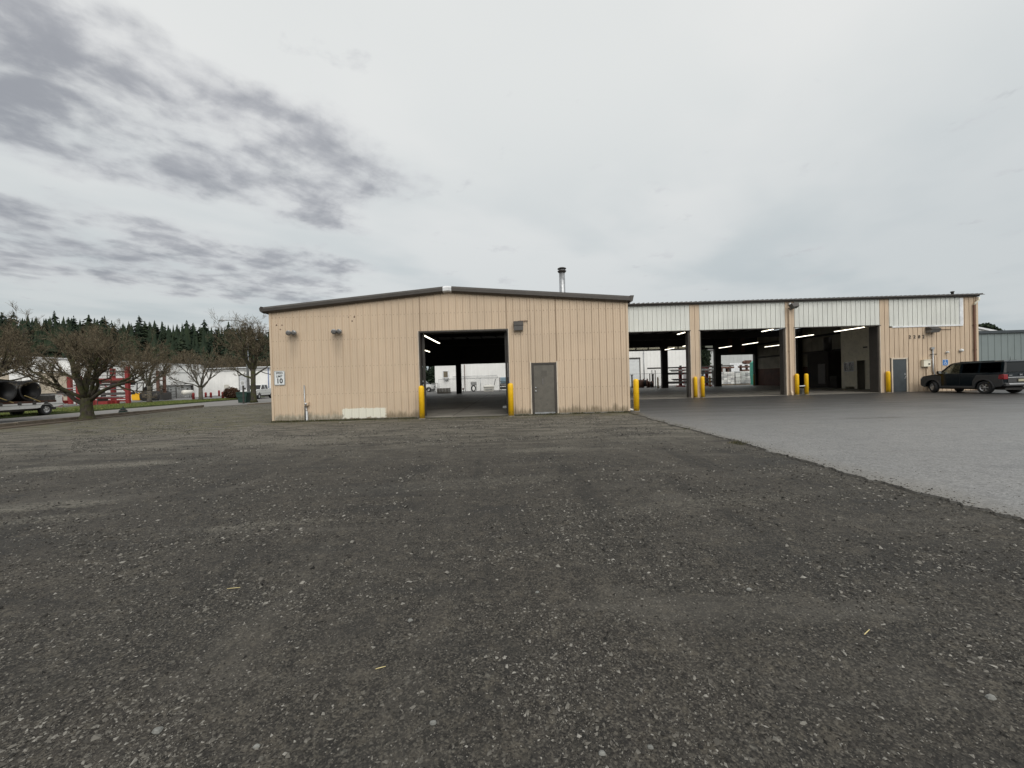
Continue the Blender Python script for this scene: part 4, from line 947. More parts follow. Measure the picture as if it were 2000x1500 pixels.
# ---------------------------------------------------------------- lights inside
def make_light(n):
    t = thing('strip_light', '', 'ceiling light', group='lit fluorescent strips inside the workshop'); L_ = 1.22*n
    b = MB()
    for s_ in (-1, 1): b.tube([(0, s_*L_*.35, .08),(0, s_*L_*.35, 1.0)], .006, 5)
    b.build('hanger', m_inner, t)
    MB().prism([(-.05,.022),(.05,.022),(.04,.07),(-.04,.07)], 'y', -L_/2, L_/2).build('housing', m_cream, t)
    for k in range(n):
        for s_ in (-1, 1): MB().tube([(s_*.03, -L_/2+1.22*k+.04, .0),(s_*.03, -L_/2+1.22*(k+1)-.04, .0)], .017, 8).build('tube', m_tube, t)
    return t
pr = {1: None, 2: None, 4: None}
for n_, x, y0, z, lab in ((4,-4.85,21.3,4.13,'longest lit strip just inside the front doorway, upper left'), (2,-7.0,30.7,4.13,'shorter lit strip further inside the front doorway, left'),
    (1,11.75,26.0,4.40,'lit strip under the header of the first bay'), (2,17.0,40.2,4.40,'lit strip seen beside the first dark rear column'), (1,17.1,37.2,4.40,'short lit strip cut off by the first tan pier'),
    (2,22.8,39.9,4.40,'lit strip in the middle of the second bay above the rear opening'), (2,23.1,36.1,4.40,'lit strip high on the right in the second bay'), (2,28.0,40.2,4.40,'lit strip by the dusty liner wall in the second bay'),
    (1,17.5,25.7,4.40,'lit strip near the top right corner of the second bay'), (2,23.7,30.2,4.40,'lit strip at the left in the third bay'), (2,23.75,25.9,4.40,'lit strip over the cream office in the third bay')):
    if pr[n_] is None: o = pr[n_] = make_light(n_)
    else: o = dup(pr[n_], (0,0,0))
    o.location = (x, y0+.61*n_, z); o['label'] = lab
# small white block on the floor, clutter in the dark third bay
x, y = gx(987, 797, SLAB)
tag(MB().box(x-.13, x+.13, y-.05, y+.05, SLAB, SLAB+.12).build('white_block', m_signw, bevel=.01), 'small white block on the floor beside the right door jamb', 'block')
x, y = gx(1608, 756, SLAB)
t = thing('floor_machine', 'dim low workshop machine on the floor at the back of the third bay', 'machine', (x, y, SLAB))
b = MB().box(x-.55, x+.75, y-.4, y+.5, SLAB, .35); b.box(x-.4, x+.1, y-.3, y+.3, .35, .8); b.build('body', m_dsteel, t, bevel=.03)
MB().tube([(x-.2,y,.8),(x-.25,y-.05,1.5),(x+.2,y-.1,1.62)], .04, 8).build('arm', m_steel, t)
MB().box(x-.6, x+.5, y-.6, y-.45, SLAB, .16).build('plinth', m_cream, t)
t = thing('dark_filler', 'tall black block added to darken the middle of the third bay', 'machine', (28.6, 35.2, SLAB))  # made-up black volume, added to darken the middle of the bay
MB().box(27.9, 29.9, 34.0, 36.4, SLAB, 3.3).build('cabinet', m_inner, t, bevel=.04); MB().box(27.95, 29.2, 33.2, 33.96, SLAB, 1.1).build('filler_base', m_inner, t, bevel=.03); MB().box(27.86, 27.898, 34.3, 35.1, .4, 2.2).build('door', m_dsteel, t); MB().lathe([(.3,3.31),(.3,4.6)], (28.7,35.0,0), 'z', 14).build('filler_stack', m_dsteel, t)
x = _uv(1564, 765)[0]/F*(D2+.4) - .25; y = D2
t = thing('utility_bucket', 'pale bucket standing behind the joined bollards', 'bucket', (x+.25, D2+.4, SLAB)); MB().lathe([(.13,SLAB),(.16,.38),(.17,.38),(.17,.40),(.14,.40),(.12,SLAB+.02)], (x+.25, D2+.4, 0), 'z', 16).build('pail', m_palebar, t); MB().tube([(x+.10,D2+.4,.40),(x+.25,D2+.36,.30),(x+.40,D2+.4,.40)], .008, 5).build('handle', m_steel, t)
# ================================================================= BUILDINGS BEYOND
def ribbed_wall(b, p0, p1, z0, z1a, z1b=None, pitch=.45, depth=.03, th=.12):
    """upright ribbed sheet wall from p0 to p1 (outer side on the right hand of p0->p1)"""
    z1b = z1a if z1b is None else z1b
    d = Vector((p1[0]-p0[0], p1[1]-p0[1])); L_ = d.length; d /= L_; nrm = Vector((d.y, -d.x)); n = max(2, int(L_/pitch))
    pr = []
    for q in range(n):
        u = L_*q/n; w = L_/n; pr += [(u,0),(u+.02,depth),(u+.07,depth),(u+.09,0)]
    pr += [(L_,0)]
    W = lambda u, o, z: (p0[0]+d.x*u+nrm.x*o, p0[1]+d.y*u+nrm.y*o, z)
    zt = lambda u: z1a+(z1b-z1a)*u/L_
    b.rings([[W(u,o,z0) for u,o in pr]+[W(L_,-th,z0),W(0,-th,z0)], [W(u,o,zt(u)) for u,o in pr]+[W(L_,-th,z1b),W(0,-th,z1a)]]); return b
# ---- white shed behind the workshop
YB = 59.5
t = thing('white_shed', 'long white ribbed shed behind the workshop with brown-faced vent and roll door', 'building', (8, YB, 0))
XA, XB = at(850, 750, YB)[0], at(1341, 720, YB)[0]
ribbed_wall(MB(), (XA, YB), (XB, YB), .05, 6.4, pitch=.55).build('front_wall', m_white, t)
b = MB(); ribbed_wall(b, (XA, YB+20), (XA, YB+.13), .05, 6.4, pitch=.6); b.build('side_wall', m_white, t)
b = MB(); ribbed_wall(b, (XB, YB+.13), (XB, YB+20), .05, 6.4, pitch=.6); b.build('side_wall', m_white, t)
MB().prism([(YB-.25,6.4),(YB+10,7.4),(YB+20.2,6.4),(YB+20.2,6.55),(YB+10,7.58),(YB-.25,6.55)], 'x', XA-.2, XB+.2).build('roof', m_roofm, t)
def px_rect(px0, py0, px1, py1, Y): 
    x0, _, z1 = at(px0, py0, Y); x1, _, z0 = at(px1, py1, Y); return x0, x1, z0, z1
x0,x1,z0,z1 = px_rect(866.5, 725.5, 875, 737, YB)
v = MB().box(x0-.1, x1+.2, YB-.14, YB-.04, z0-.12, z1+.1).build('vent_frame', m_ridge, t); MB().box(x0, x1, YB-.17, YB-.141, z0, z1).build('vent_panel', M('brown_grille', (.15,.125,.085), .6, 0, .3, 4), v)
MB().box(x0+.1, x1+.15, YB-.5, YB-.142, z0-.35, z0-.13).build('vent_hood', m_palebar, t)
x0,x1,z0,z1 = px_rect(1226, 701, 1249.5, 754, YB)
d = MB().box(x0, x1, YB-.06, YB-.04, .05, z1).build('roll_door', m_signw, t)
for k in range(9): MB().box(x0, x1, YB-.075, YB-.062, .1+(z1-.1)*k/9, .1+(z1-.1)*(k+.9)/9).build('slat', m_signw, d)
b = MB(); b.box(x0-.12, x1+.14, YB-.20, YB-.04, z1+.002, z1+.16); b.box(x1+.002, x1+.14, YB-.12, YB-.04, .05, z1); b.build('door_frame', m_dsteel, t)
for px, py0, py1, r, m in ((907,712,759,.05,m_rust), (1257,686,748,.06,m_steel)):
    x, _, za = at(px, py0, YB-.12); zb = at(px, py1, YB-.12)[2]; MB().tube([(x,YB-.12,zb),(x,YB-.12,za)], r, 8).build('downpipe', m, t)
# gas pipe along the wall
b = MB(); x0,_,z = at(884, 736, YB-.3); x1 = at(971, 734, YB-.3)[0]; b.tube([(x0,YB-.3,z),(x1,YB-.3,z+.05),(x1+.02,YB-.3,z-.35)], .035, 8); b.build('wall_pipe', m_steel, t)
# ---- chain-link fence with posts and rails
YF = 56.5
f = thing('chain_link_fence', 'galvanised chain link fence running in front of the white shed', 'fence', (8, YF, 0))
fx0, fx1 = at(857, 740, YF)[0], at(1345, 730, YF)[0]; fh = at(930, 739, YF)[2]
k = 0; x = fx0
while x < fx1+.1:
    MB().tube([(x,YF,0),(x,YF,fh+.05)], .035, 8).build('post', m_steel, f); x += 3.05
MB().tube([(fx0,YF,fh),(fx1,YF,fh)], .025, 8).build('top_rail', m_steel, f)
b = MB(); s_ = .24; n = int((fx1-fx0)/s_)
V = []; Fq = []
for q in range(-int(fh/s_), n):                      # woven wire, drawn thin, both diagonals
    for sg_ in (1, -1):
        xa = fx0+q*s_; xb = xa+fh
        a0, a1 = max(xa, fx0), min(xb, fx1)
        if a1-a0 < .05: continue
        za, zb = (a0-xa, a1-xa) if sg_ > 0 else (fh-(a0-xa), fh-(a1-xa))
        w = .005; i0 = len(V)
        V += [(a0,YF-.004*sg_,za-w),(a1,YF-.004*sg_,zb-w),(a1,YF-.004*sg_,zb+w),(a0,YF-.004*sg_,za+w),(a0,YF-.004*sg_-.006,za),(a1,YF-.004*sg_-.006,zb)]
        Fq += [(i0,i0+1,i0+5,i0+4),(i0+4,i0+5,i0+2,i0+3),(i0+3,i0+2,i0+1,i0)]
o = link_mesh('wire_mesh', arr_mesh('wire_mesh', np.array(V), np.array(Fq), m_steel), f, 'stuff'); o.data.transform(Matrix.Translation(-f.location))
# ---- yard clutter behind the workshop, left opening
def pallet_stack(px, py, n, Y, lab, group, w=1.2, dp=1.0):
    x = _uv(px, py)[0]/F*Y; z = .01
    for k in range(n):
        t = thing('pallet', lab[k] if isinstance(lab, list) else lab, 'pallet', (x+random.Random(k+px).uniform(-.06,.06), Y, z), group=group)
        for q in range(5): MB().box(-w/2+.0+q*(w-.1)/4, -w/2+.1+q*(w-.1)/4, -dp/2, dp/2, .118, .14).build('board', m_greywood, t, world=False)
        for q in range(3): MB().box(-w/2, w/2, -dp/2+q*(dp-.08)/2, -dp/2+.08+q*(dp-.08)/2, .02, .117).build('runner', m_greywood, t, world=False)
        z += .142
ord_ = ['bottom', 'second', 'third', 'fourth', 'fifth', 'topmost']
pallet_stack(867, 767, 5, 52.0, [f'weathered grey pallet behind the left rear opening, {w} of its stack' for w in ('lowest','second from bottom','middle','fourth from bottom','topmost')], 'weathered pallets behind the left rear opening', 1.7)
x,Y_ = _uv(925.5,763)[0]/F*55.5, 55.5
t = thing('hose_station', 'grey wall box on legs with a black coiled hose beneath it', 'hose reel', (x,Y_,0))
MB().box(x-.42, x+.42, Y_-.15, Y_+.2, .95, 1.5).build('box', m_palebar, t, bevel=.03)
MB().tube([(x+.27*math.cos(a), Y_-.25, .52+.40*math.sin(a)) for a in np.linspace(0, 6.28, 24)], .085, 8).build('hose', m_black, t)
for s_ in (-1,1): MB().box(x+s_*.38-.03, x+s_*.38+.03, Y_, Y_+.1, 0, .95).build('leg', m_steel, t)
x,Y_ = _uv(955,762)[0]/F*55.0, 55.0
t = thing('white_tank', 'white plastic tote tank with sloped lid behind the front doorway', 'tank', (x,Y_,0))
MB().rings([[(x+sx*w,Y_+sy*.6,z) for sx,sy in ((-1,-1),(1,-1),(1,1),(-1,1))] for w,z in ((.66,.02),(.72,.62),(.74,.66))]).build('body', m_plastic, t, bevel=.04)
MB().rings([[(x+sx*w,Y_+sy*d_,z) for sx,sy in ((-1,-1),(1,-1),(1,1),(-1,1))] for w,d_,z in ((.80,.66,.665),(.80,.66,.74),(.40,.32,.98),(.36,.28,1.0))]).build('lid', m_plastic, t, bevel=.02)
MB().lathe([(.12,1.0),(.13,1.1),(.03,1.13)], (x,Y_,0), 'z', 14).build('cap', m_ridge, t); MB().box(x-.45, x+.5, Y_-.625, Y_-.585, .22, .34).build('front_rail', m_palebar, t)
MB().tube([(x+.75,Y_+.3,.9),(x+.85,Y_+.35,1.3),(x+.95,Y_+.3,1.75)], .04, 8).build('hose', m_black, t)
x,Y_ = _uv(985,762)[0]/F*54.5, 54.5
t = thing('pipe_rack', 'dark steel shelf rack beside the white tank', 'rack', (x,Y_,0))
for sx in (-.62,.62):
    for sy in (-.3,.3): MB().box(x+sx-.04, x+sx+.04, Y_+sy-.04, Y_+sy+.04, 0, 1.95).build('post', m_bar, t)
for z in (.30,.75,1.35): MB().box(x-.66, x+.66, Y_-.34, Y_+.34, z, z+.07).build('shelf', m_bar, t)
for k,(dz,lab) in enumerate(((.37,'pale bundle lying on the lowest shelf of the dark rack'),(.82,'pale bundle lying on the middle shelf of the dark rack'))):
    tag(MB().lathe([(.13,-.6),(.15,-.55),(.15,.55),(.13,.6)], (x,Y_,dz+.15), 'x', 10).build('bundle', m_palebar), lab, 'bundle', 'bundles on the dark rack')
tag(MB().box(x-.55, x+.75, Y_+.5, Y_+1.1, .9, 2.0).build('drum_crate', m_drum, bevel=.06), 'pale blue crate behind the dark shelf rack', 'crate')
x,Y_ = _uv(905,764)[0]/F*54, 54
t = thing('valve_stand', 'small steel valve stand at the foot of the white shed wall', 'valve', (x,Y_,0)); MB().tube([(x,Y_,0),(x,Y_,.55),(x+.3,Y_,.6),(x+.3,Y_,.2)], .05, 8).build('pipe', m_steel, t); MB().lathe([(.14,-.02),(.14,.02)], (x,Y_-.1,.5), 'y', 12).build('hand_wheel', m_rust, t)
# ---- yard clutter, first bay
def box_thing(name, cat, lab, x0, x1, y0, y1, z0, z1, m, group=None, bev=.02): return tag(MB().box(x0,x1,y0,y1,z0,z1).build(name, m, bevel=bev), lab, cat, group)
def cantilever(px_list, Y, ztop, lab, arms, reach=1.0, mat=None):
    x = _uv(px_list[0], 735)[0]/F*Y
    t = thing('cantilever_rack', lab, 'rack', (x,Y,0)); mat = mat or m_red
    xs = [_uv(p, 735)[0]/F*Y for p in px_list]
    for xx in xs:
        MB().box(xx-.18, xx+.18, Y-.15, Y+.15, .0, ztop).build('post', mat, t); MB().box(xx-.2, xx+.2, Y-reach, Y+reach, 0, .16).build('foot', mat, t)
        for z in arms: MB().prism([(Y-.15,z-.16),(Y-reach,z-.04),(Y-reach,z+.06),(Y-.15,z)], 'x', xx-.07, xx+.07).build('arm', mat, t)
    if len(xs) > 1:
        for z in (ztop-.25, .9): MB().box(xs[0]+.181, xs[-1]-.181, Y-.06, Y+.06, z, z+.14).build('brace', mat, t)
    return xs
YR = 53.0
xs = cantilever([1328.5, 1380], YR, at(1328,716.5,YR)[2], 'red cantilever rack of pipe bundles behind the first bay', [.55, 1.05, 1.75, 2.15, 2.60])
def stock(x0, x1, Y, z, r, m, lab, n=6, sq=False, seed=1, group='steel stock on the red rack behind the first bay'):
    """a strapped bundle of bars or tubes: one thing, one child per bar"""
    t = thing('bar_bundle', lab, 'steel bars', ((x0+x1)/2, Y, z), group=group); rr = random.Random(seed)
    for k in range(n):
        a, c = x0+rr.uniform(-.25,.25), x1+rr.uniform(-.25,.25); yy = Y+(k%3-1)*2.1*r+(k//3)*.3*r; zz = z+r+(k//3)*1.95*r
        if sq: MB().box(a, c, yy-r, yy+r, zz-r, zz+r).build('bar', m, t)
        else:
            MB().tube([(a,yy,zz),(c,yy,zz)], r, 8).build('bar', m, t)
    MB().box((x0+x1)/2-.03, (x0+x1)/2+.03, Y-3.3*r, Y+3.3*r, z-.01, z+4.1*r).build('band', m_dsteel, t)
xa = at(1262,718,YR)[0]
stock(xa, xs[-1]+.6, YR-.6, at(1300,719,YR)[2]-.08, .09, m_bar, 'long dark top beam bundle overhanging the red rack to the left', 2, True, 4)
stock(at(1306,724,YR)[0], xs[-1]+1, YR-.6, at(1328,725.5,YR)[2], .07, m_palebar, 'upper pipe bundle on the red rack behind the first bay', 6, False, 5)
stock(at(1303,730,YR)[0], xs[-1]+1, YR-.6, at(1328,731.5,YR)[2], .075, m_bar, 'second pipe bundle from the top on the red rack', 6, False, 6)
stock(at(1312,742,YR)[0], xs[-1]+1, YR-.6, at(1328,743,YR)[2], .06, m_bar, 'third pipe bundle from the top on the red rack', 6, False, 7)
stock(at(1300,748,YR)[0], xs[-1]+1, YR-.6, at(1328,749,YR)[2], .08, m_bar, 'lowest pipe bundle on the red rack near the ground', 6, True, 8)
x0,x1,z0,z1 = px_rect(1334.5,730.5,1341,738.5,YR+1.2); box_thing('white_cabinet', 'cabinet', 'white cabinet standing behind the red rack in the first bay', x0,x1,YR+1,YR+1.4,z0-1.0,z1,m_ridge)
# cable drums and scrap heap
x,Y_ = _uv(1262,753)[0]/F*52.5, 52.5
for k,(dx,r,rot,lab) in enumerate(((-.75,.55,20,'dark tyre-like reel at the left of the scrap heap'),(-.1,.62,60,'largest dark reel in the middle of the scrap heap'),(.55,.45,100,'small dark reel at the right of the scrap heap'))):
    t = thing('cable_reel', lab, 'reel', (x+dx, Y_, .0), math.radians(rot), group='dark reels in the scrap heap')
    for s_ in (-1,1): MB().lathe([(.12,s_*.28),(r,s_*.28),(r,s_*.22),(.12,s_*.22)], (0,0,r), 'y', 20).build('flange', m_rust, t, world=False)
    MB().lathe([(r*.55,-.21),(r*.55,.21)], (0,0,r), 'y', 16).build('core', m_black, t, world=False)
    b = MB()
    for q in range(4): b.tube([(r*.66*math.cos(a), -.15+.1*q, r+r*.66*math.sin(a)) for a in np.linspace(0,6.2,18)], .05, 6)
    b.build('cable', m_black, t, world=False)
for px,py0,py1,w,lab in ((1234,733,754,.09,'dark upright post with short crossbar left of the scrap heap'),(1268.8,731,750,.05,'thin dark bar leaning behind the scrap heap'),(1274.8,731.5,752,.11,'thick dark upright beam right of the scrap heap'),(1273,724.5,740,.03,'tall thin rod behind the scrap heap'),(1279.5,724.5,752,.035,'tallest thin rod right of the scrap heap')):
    Yq = 53.5; x,_,z1 = at(px,py0,Yq); t = thing('steel_upright', lab, 'post', (x,Yq,0), group='steel uprights by the scrap heap')
    MB().box(x-w,x+w,Yq-.05,Yq+.05,0,z1).build('shaft', m_bar, t); MB().box(x-w*2.2 if px<1240 else x-w*1.2,x+w*2.2 if px<1240 else x+w*1.2,Yq-.08,Yq+.08,z1,z1+.08).build('head', m_bar, t); MB().box(x-w*1.6,x+w*1.6,Yq-.12,Yq+.12,0,.03).build('base_plate', m_bar, t)
# ---- second bay: far pale shed, wrapped pallets, racks, green machine
YP = 92.0
t = thing('pale_shed', 'pale grey shed far behind the second bay opening', 'building', (64, YP, 0))
ribbed_wall(MB(), (at(1381,720,YP)[0],YP), (90,YP), .0, 7.5, pitch=.9).build('front_wall', wall_paint('pale_shed_paint', (.50,.51,.50)), t)
MB().prism([(YP-.3,7.5),(YP+15,8.8),(YP+15,8.6),(YP-.3,7.3)], 'x', at(1380,720,YP)[0], 90.3).build('roof', m_roofm, t); MB().box(52,57,YP-.07,YP-.04,.02,4.2).build('door', m_ridge, t)
def wrapped(px0,py0,px1,py1,Y,lab,rows,m):
    x0,x1,z0,z1 = px_rect(px0,py0,px1,py1,Y)
    t = thing('wrapped_load', lab, 'pallet load', ((x0+x1)/2,Y,0), group='shrink-wrapped loads behind the second bay')
    n = 4; h = (z1-.18)/rows
    for r_ in range(rows):
        for c_ in range(n):
            rr = random.Random(r_*9+c_+px0); a = x0+(x1-x0)*c_/n
            MB().box(a+.01,a+(x1-x0)/n-.015,Y-.6+rr.uniform(-.03,.03),Y+.6,.16+h*r_+.01,.16+h*(r_+1)-.02).build('carton', m[rr.randrange(len(m))], t, bevel=.02)
    for q in range(3): MB().box(x0,x1,Y-.55+q*.5,Y-.45+q*.5,0,.13).build('skid', m_wood, t)
m_wr = [M('shrink_wrap', (.66,.65,.63), .3, 0, .25, 2), M('wrap_pale', (.80,.79,.76), .3, 0, .2, 2), M('wrap_grey', (.44,.44,.44), .35, 0, .3, 2)]
wrapped(1401.5,726.5,1430,748.5,54.5,'left shrink-wrapped pale load behind the second bay',6,m_wr)
wrapped(1431.5,725,1469.5,748,54.5,'right wider shrink-wrapped pale load behind the second bay',7,m_wr)
YQ = 57.0
x0,x1,z0,z1 = px_rect(1398,717.5,1430,719.2,YQ)
t = thing('work_table', 'rusty brown steel table above the left wrapped load', 'table', ((x0+x1)/2,YQ,0)); MB().box(x0,x1,YQ-.5,YQ+.5,z0,z1+.04).build('top', m_rust, t)
for px in (1408,1420): xx=_uv(px,720)[0]/F*YQ; MB().box(xx-.09,xx+.09,YQ-.3,YQ+.3,0,z0).build('leg', m_rust, t)
MB().box(x0,x1,YQ-.3,YQ+.3,z0-.65,z0-.55).build('lower_shelf', m_rust, t)
stock(at(1396,713,YQ)[0], at(1441,713,YQ)[0], YQ+1.4, at(1420,715,YQ)[2], .09, m_bar, 'long dark beam seen high through the second bay', 2, True, 11, 'dark steel seen through the second bay')
t = thing('beam_stand', 'dark trestle carrying the long beam behind the second bay', 'trestle', (at(1418,720,YQ)[0],YQ+1.4,0))
for px in (1402,1436): xx=_uv(px,720)[0]/F*YQ; MB().box(xx-.08,xx+.08,YQ+1.2,YQ+1.6,0,at(1420,715,YQ)[2]-.02).build('post', m_bar, t)
MB().box(at(1402,720,YQ)[0]+.082, at(1436,720,YQ)[0]-.082, YQ+1.35, YQ+1.45, .8, .95).build('crosspiece', m_bar, t)
x0,x1,z0,z1 = px_rect(1446,714,1467,716,YQ)
stock(x0,x1,YQ, z0-.05, .08, m_rust, 'rusty bar bundle on its stand left of the green machine', 3, True, 12, 'dark steel seen through the second bay')
stock(x0+.3,x1-.3,YQ, z0-.75, .09, m_rust, 'lower rusty bar bundle left of the green machine', 6, True, 13, 'dark steel seen through the second bay')
t = thing('rusty_stand', 'rusty stand holding bar bundles and a motor block by the green machine', 'stand', ((x0+x1)/2,YQ+.6,0))
for xx in (x0+.4,x1-.3): MB().box(xx-.1,xx+.1,YQ+.5,YQ+.8,0,z1+.1).build('post', m_rust, t)
for zz in (z0-.85, z0-.14): MB().box(x0,x1,YQ-.3,YQ+.7,zz,zz+.08).build('shelf', m_rust, t)
mb_ = MB().box(x1-.85,x1-.05,YQ-.2,YQ+.4,z1+.2,z1+.75); mb_.lathe([(.2,-.3),(.25,0),(.2,.3)], (x1-.9,YQ+.1,z1+.45), 'x', 12); mb_.build('motor_block', m_rust, t, bevel=.05)
YG = 52.0; x0,x1,z0,z1 = px_rect(1467,706,1478,730,YG)
t = thing('green_machine', 'bright sea-green machine cabinet on legs at the edge of the second bay opening', 'machine', ((x0+x1)/2,YG,0))
MB().box(x0,x1+.4,YG-.4,YG+.4,.95,z1-.15).build('cabinet', m_teal, t, bevel=.05); MB().rings([[(x0+.1+k,YG-.35,z) ,(x1+.3,YG-.35,z),(x1+.3,YG+.35,z),(x0+.1+k,YG+.35,z)] for k,z in ((.0,z1-.15),(.35,z1+.12))]).build('hood', m_teal, t)
MB().box(x0+.2,x1-.1,YG-.43,YG-.402,1.6,2.1).build('window', m_dsteel, t)
for xx in (x0+.08,x1+.25): MB().box(xx-.06,xx+.06,YG-.3,YG+.3,0,.95).build('leg', m_teal, t)
# car partly seen at the left edge of the front doorway comes with the vehicles
# dark trees closing the gap between the two pale sheds are planted with the woods below
# ---- right: blue-grey building, white roof beyond, round tree
YG2 = 36.0
t = thing('blue_grey_building', 'plain blue-grey metal building with dark roof trim behind the parked car', 'building', (52,YG2,0)); x0 = at(1903,700,YG2)[0]
zt = at(1950, 650.5, YG2)[2]
ribbed_wall(MB(), (x0,YG2), (66,YG2), .0, zt, pitch=.61).build('front_wall', m_greywall, t); ribbed_wall(MB(), (x0,YG2+14), (x0,YG2+.13), .0, zt, pitch=.61).build('side_wall', m_greywall, t)
MB().box(x0-.1,66,YG2-.16,YG2-.035,zt-.02,zt+.22).build('eave_trim', M('dark_slate_trim', (.045,.055,.062), .5), t)
MB().prism([(YG2-.03,zt+.21),(YG2+7,zt+.8),(YG2+14.1,zt+.21)], 'x', x0-.1, 66.1).build('roof', m_greywall, t)
YW = 62.0
t = thing('white_roofed_building', 'white shallow gable roof peeping over the blue-grey building', 'building', (76,YW,0)); xw = at(1890,640,YW)[0]
z1 = at(1912,641,YW)[2]; z2 = at(1954,649,YW)[2]; x2 = at(1954,649,YW)[0]
MB().prism([(xw-12,0),(x2,0),(x2,z2-.2),(xw+1,z1),(xw-12,z1-2)], 'y', YW, YW+16).build('wall', m_white, t); MB().prism([(x2+.3,z2-.3),(x2+.3,z2),(xw+1,z1+.25),(xw-12.3,z1-1.9),(xw-12.3,z1-2.2),(xw+1,z1+.001)], 'y', YW-.3, YW+16.3).build('roof', m_ridge, t)
# ---- left: white warehouse with gable, long side wall, and a second shed beyond
t = thing('white_warehouse', 'long white warehouse with low gable and tan doors beyond the street at the left', 'building', (-66.7,52.5,0))
XG0, XG1, YG3, YE = -73.4, -60.0, 52.5, 75.2; XM = (XG0+XG1)/2; ze, zp = 6.05, 6.55
b = MB(); b.prism([(XG0,.0),(XG1,.0),(XG1,ze),(XM,zp),(XG0,ze)], 'y', YG3, YG3+.25); b.build('gable_wall', m_white, t)
ribbed_wall(MB(), (XG1,YG3+.251), (XG1,YE), .0, ze, pitch=.6).build('side_wall', m_white, t)
MB().prism([(XG0-.3,ze-.0),(XG0-.3,ze+.12),(XM,zp+.14),(XG1+.3,ze+.12),(XG1+.3,ze),(XM,zp+.003)], 'y', YG3-.3, YE+.2).build('roof', m_ridge, t)
MB().box(XG1+.04,XG1+.07,YG3+.3,YE,ze-1.5,ze-1.38).build('wall_band', m_palebar, t)
for px0,py0,px1,py1 in ((-30,731.5,19,773),(78,729.5,132,773)):
    x0,x1,z0,z1 = px_rect(px0,py0,px1,py1,YG3); d = MB().box(x0,x1,YG3-.05,YG3-.003,.05,z1).build('roll_door', M('tan_door', (.42,.36,.28), .6) if px0 < 0 else bpy.data.materials['tan_door'], t)
    for k in range(5): MB().box(x0,x1,YG3-.07,YG3-.052,.1+(z1-.1)*k/5,.1+(z1-.1)*(k+.96)/5).build('slat', bpy.data.materials['tan_door'], d)
    MB().box(x0-.1,x1+.1,YG3-.09,YG3-.002,z1+.002,z1+.10).build('door_head', m_palebar, t)
# covered bay in the side wall
b = MB(); b.box(XG1+.05,XG1+.35,65.0,65.2,0,2.35); b.box(XG1+.05,XG1+.35,72.0,72.2,0,2.35); b.box(XG1+.05,XG1+.35,65.2,72.0,2.2,2.35); b.build('bay_frame', m_dsteel, t)
MB().box(XG1+.04,XG1+.06,65.2,72.0,.05,2.2).build('bay_lining', m_palebar, t)
t2 = thing('storage_shelf', 'pale metal shelving loaded with sheets outside the white warehouse', 'shelf', (XG1+1.2,66.2,0))
for yy in (65.4,67.0):
    for xx in (XG1+.7,XG1+1.6): MB().box(xx-.05,xx+.05,yy-.05,yy+.05,0,2.0).build('post', m_bar, t2)
for z in (.3,.75,1.2,1.65): MB().box(XG1+.65,XG1+1.65,65.35,67.05,z,z+.06).build('shelf', m_bar, t2); MB().box(XG1+.75,XG1+1.5,65.5,66.9,z+.062,z+.2).build('sheet_stack', m_palebar, t2)
t2 = thing('white_machine', 'white tank-like machine on a frame beside the metal shelving', 'machine', (XG1+1.4,69.6,0)); MB().lathe([(.2,-1.0),(.42,-.9),(.42,.9),(.2,1.0)], (XG1+1.4,69.6,1.0), 'y', 14).build('tank', m_plastic, t2)
b = MB(); b.box(XG1+1.0,XG1+1.8,68.7,70.5,.45,.55); [b.box(XG1+1.0+dx,XG1+1.1+dx,yy,yy+.1,0,.45) for dx in (0,.7) for yy in (68.7,70.4)]; b.build('frame', m_palebar, t2); MB().lathe([(.14,1.5),(.14,1.75),(.05,1.8)], (XG1+1.4,69.6,0), 'z', 10).build('cap', m_dsteel, t2)
YS = 84.0; xs0, xs1 = at(396,720,YS)[0], at(531,720,YS)[0]
t = thing('white_back_shed', 'second white shed with grey roof edge behind the street lamp', 'building', (-58,YS,0)); zt = at(430,719.5,YS)[2]
ribbed_wall(MB(), (xs0-3,YS), (xs1+8,YS), .0, zt, pitch=.8).build('front_wall', m_white, t); MB().prism([(YS-.5,zt-.15),(YS-.5,zt+.02),(YS+16,zt+1.0),(YS+16,zt+.85)], 'x', xs0-3.3, xs1+8.3).build('roof', m_ridge, t)
MB().box(xs0-3.3,xs1+8.3,YS-.60,YS-.502,zt-.12,zt+.0).build('eave_trim', m_palebar, t); MB().box(xs0-3.2,xs1+8.2,YS-.06,YS-.035,zt-.7,zt-.6).build('wall_band', m_palebar, t)
x0,x1,z0,z1 = px_rect(468.5,732.5,486,770,YS); MB().box(x0,x1,YS-.08,YS-.035,.05,z1).build('door_panel', M('door_panel_grey', (.52,.53,.55), .5), t); MB().box(x0-.2,x1+.2,YS-.12,YS-.036,z1+.002,z1+.2).build('door_head', m_palebar, t); MB().box(x0-.2,x0-.003,YS-.12,YS-.036,.05,z1).build('door_jamb', m_palebar, t)  # plain grey door panel
x0,x1,z0,z1 = px_rect(438.5,751.5,448,770,YS); MB().box(x0,x1,YS-.07,YS-.035,.05,z1).build('door', M('cream_door', (.60,.58,.52), .5), t); MB().tube([(at(525,730,YS)[0],YS-.15,.1),(at(525,730,YS)[0],YS-.15,zt-.2)], .08, 8).build('downpipe', M('blue_pipe', (.16,.22,.40), .4), t)

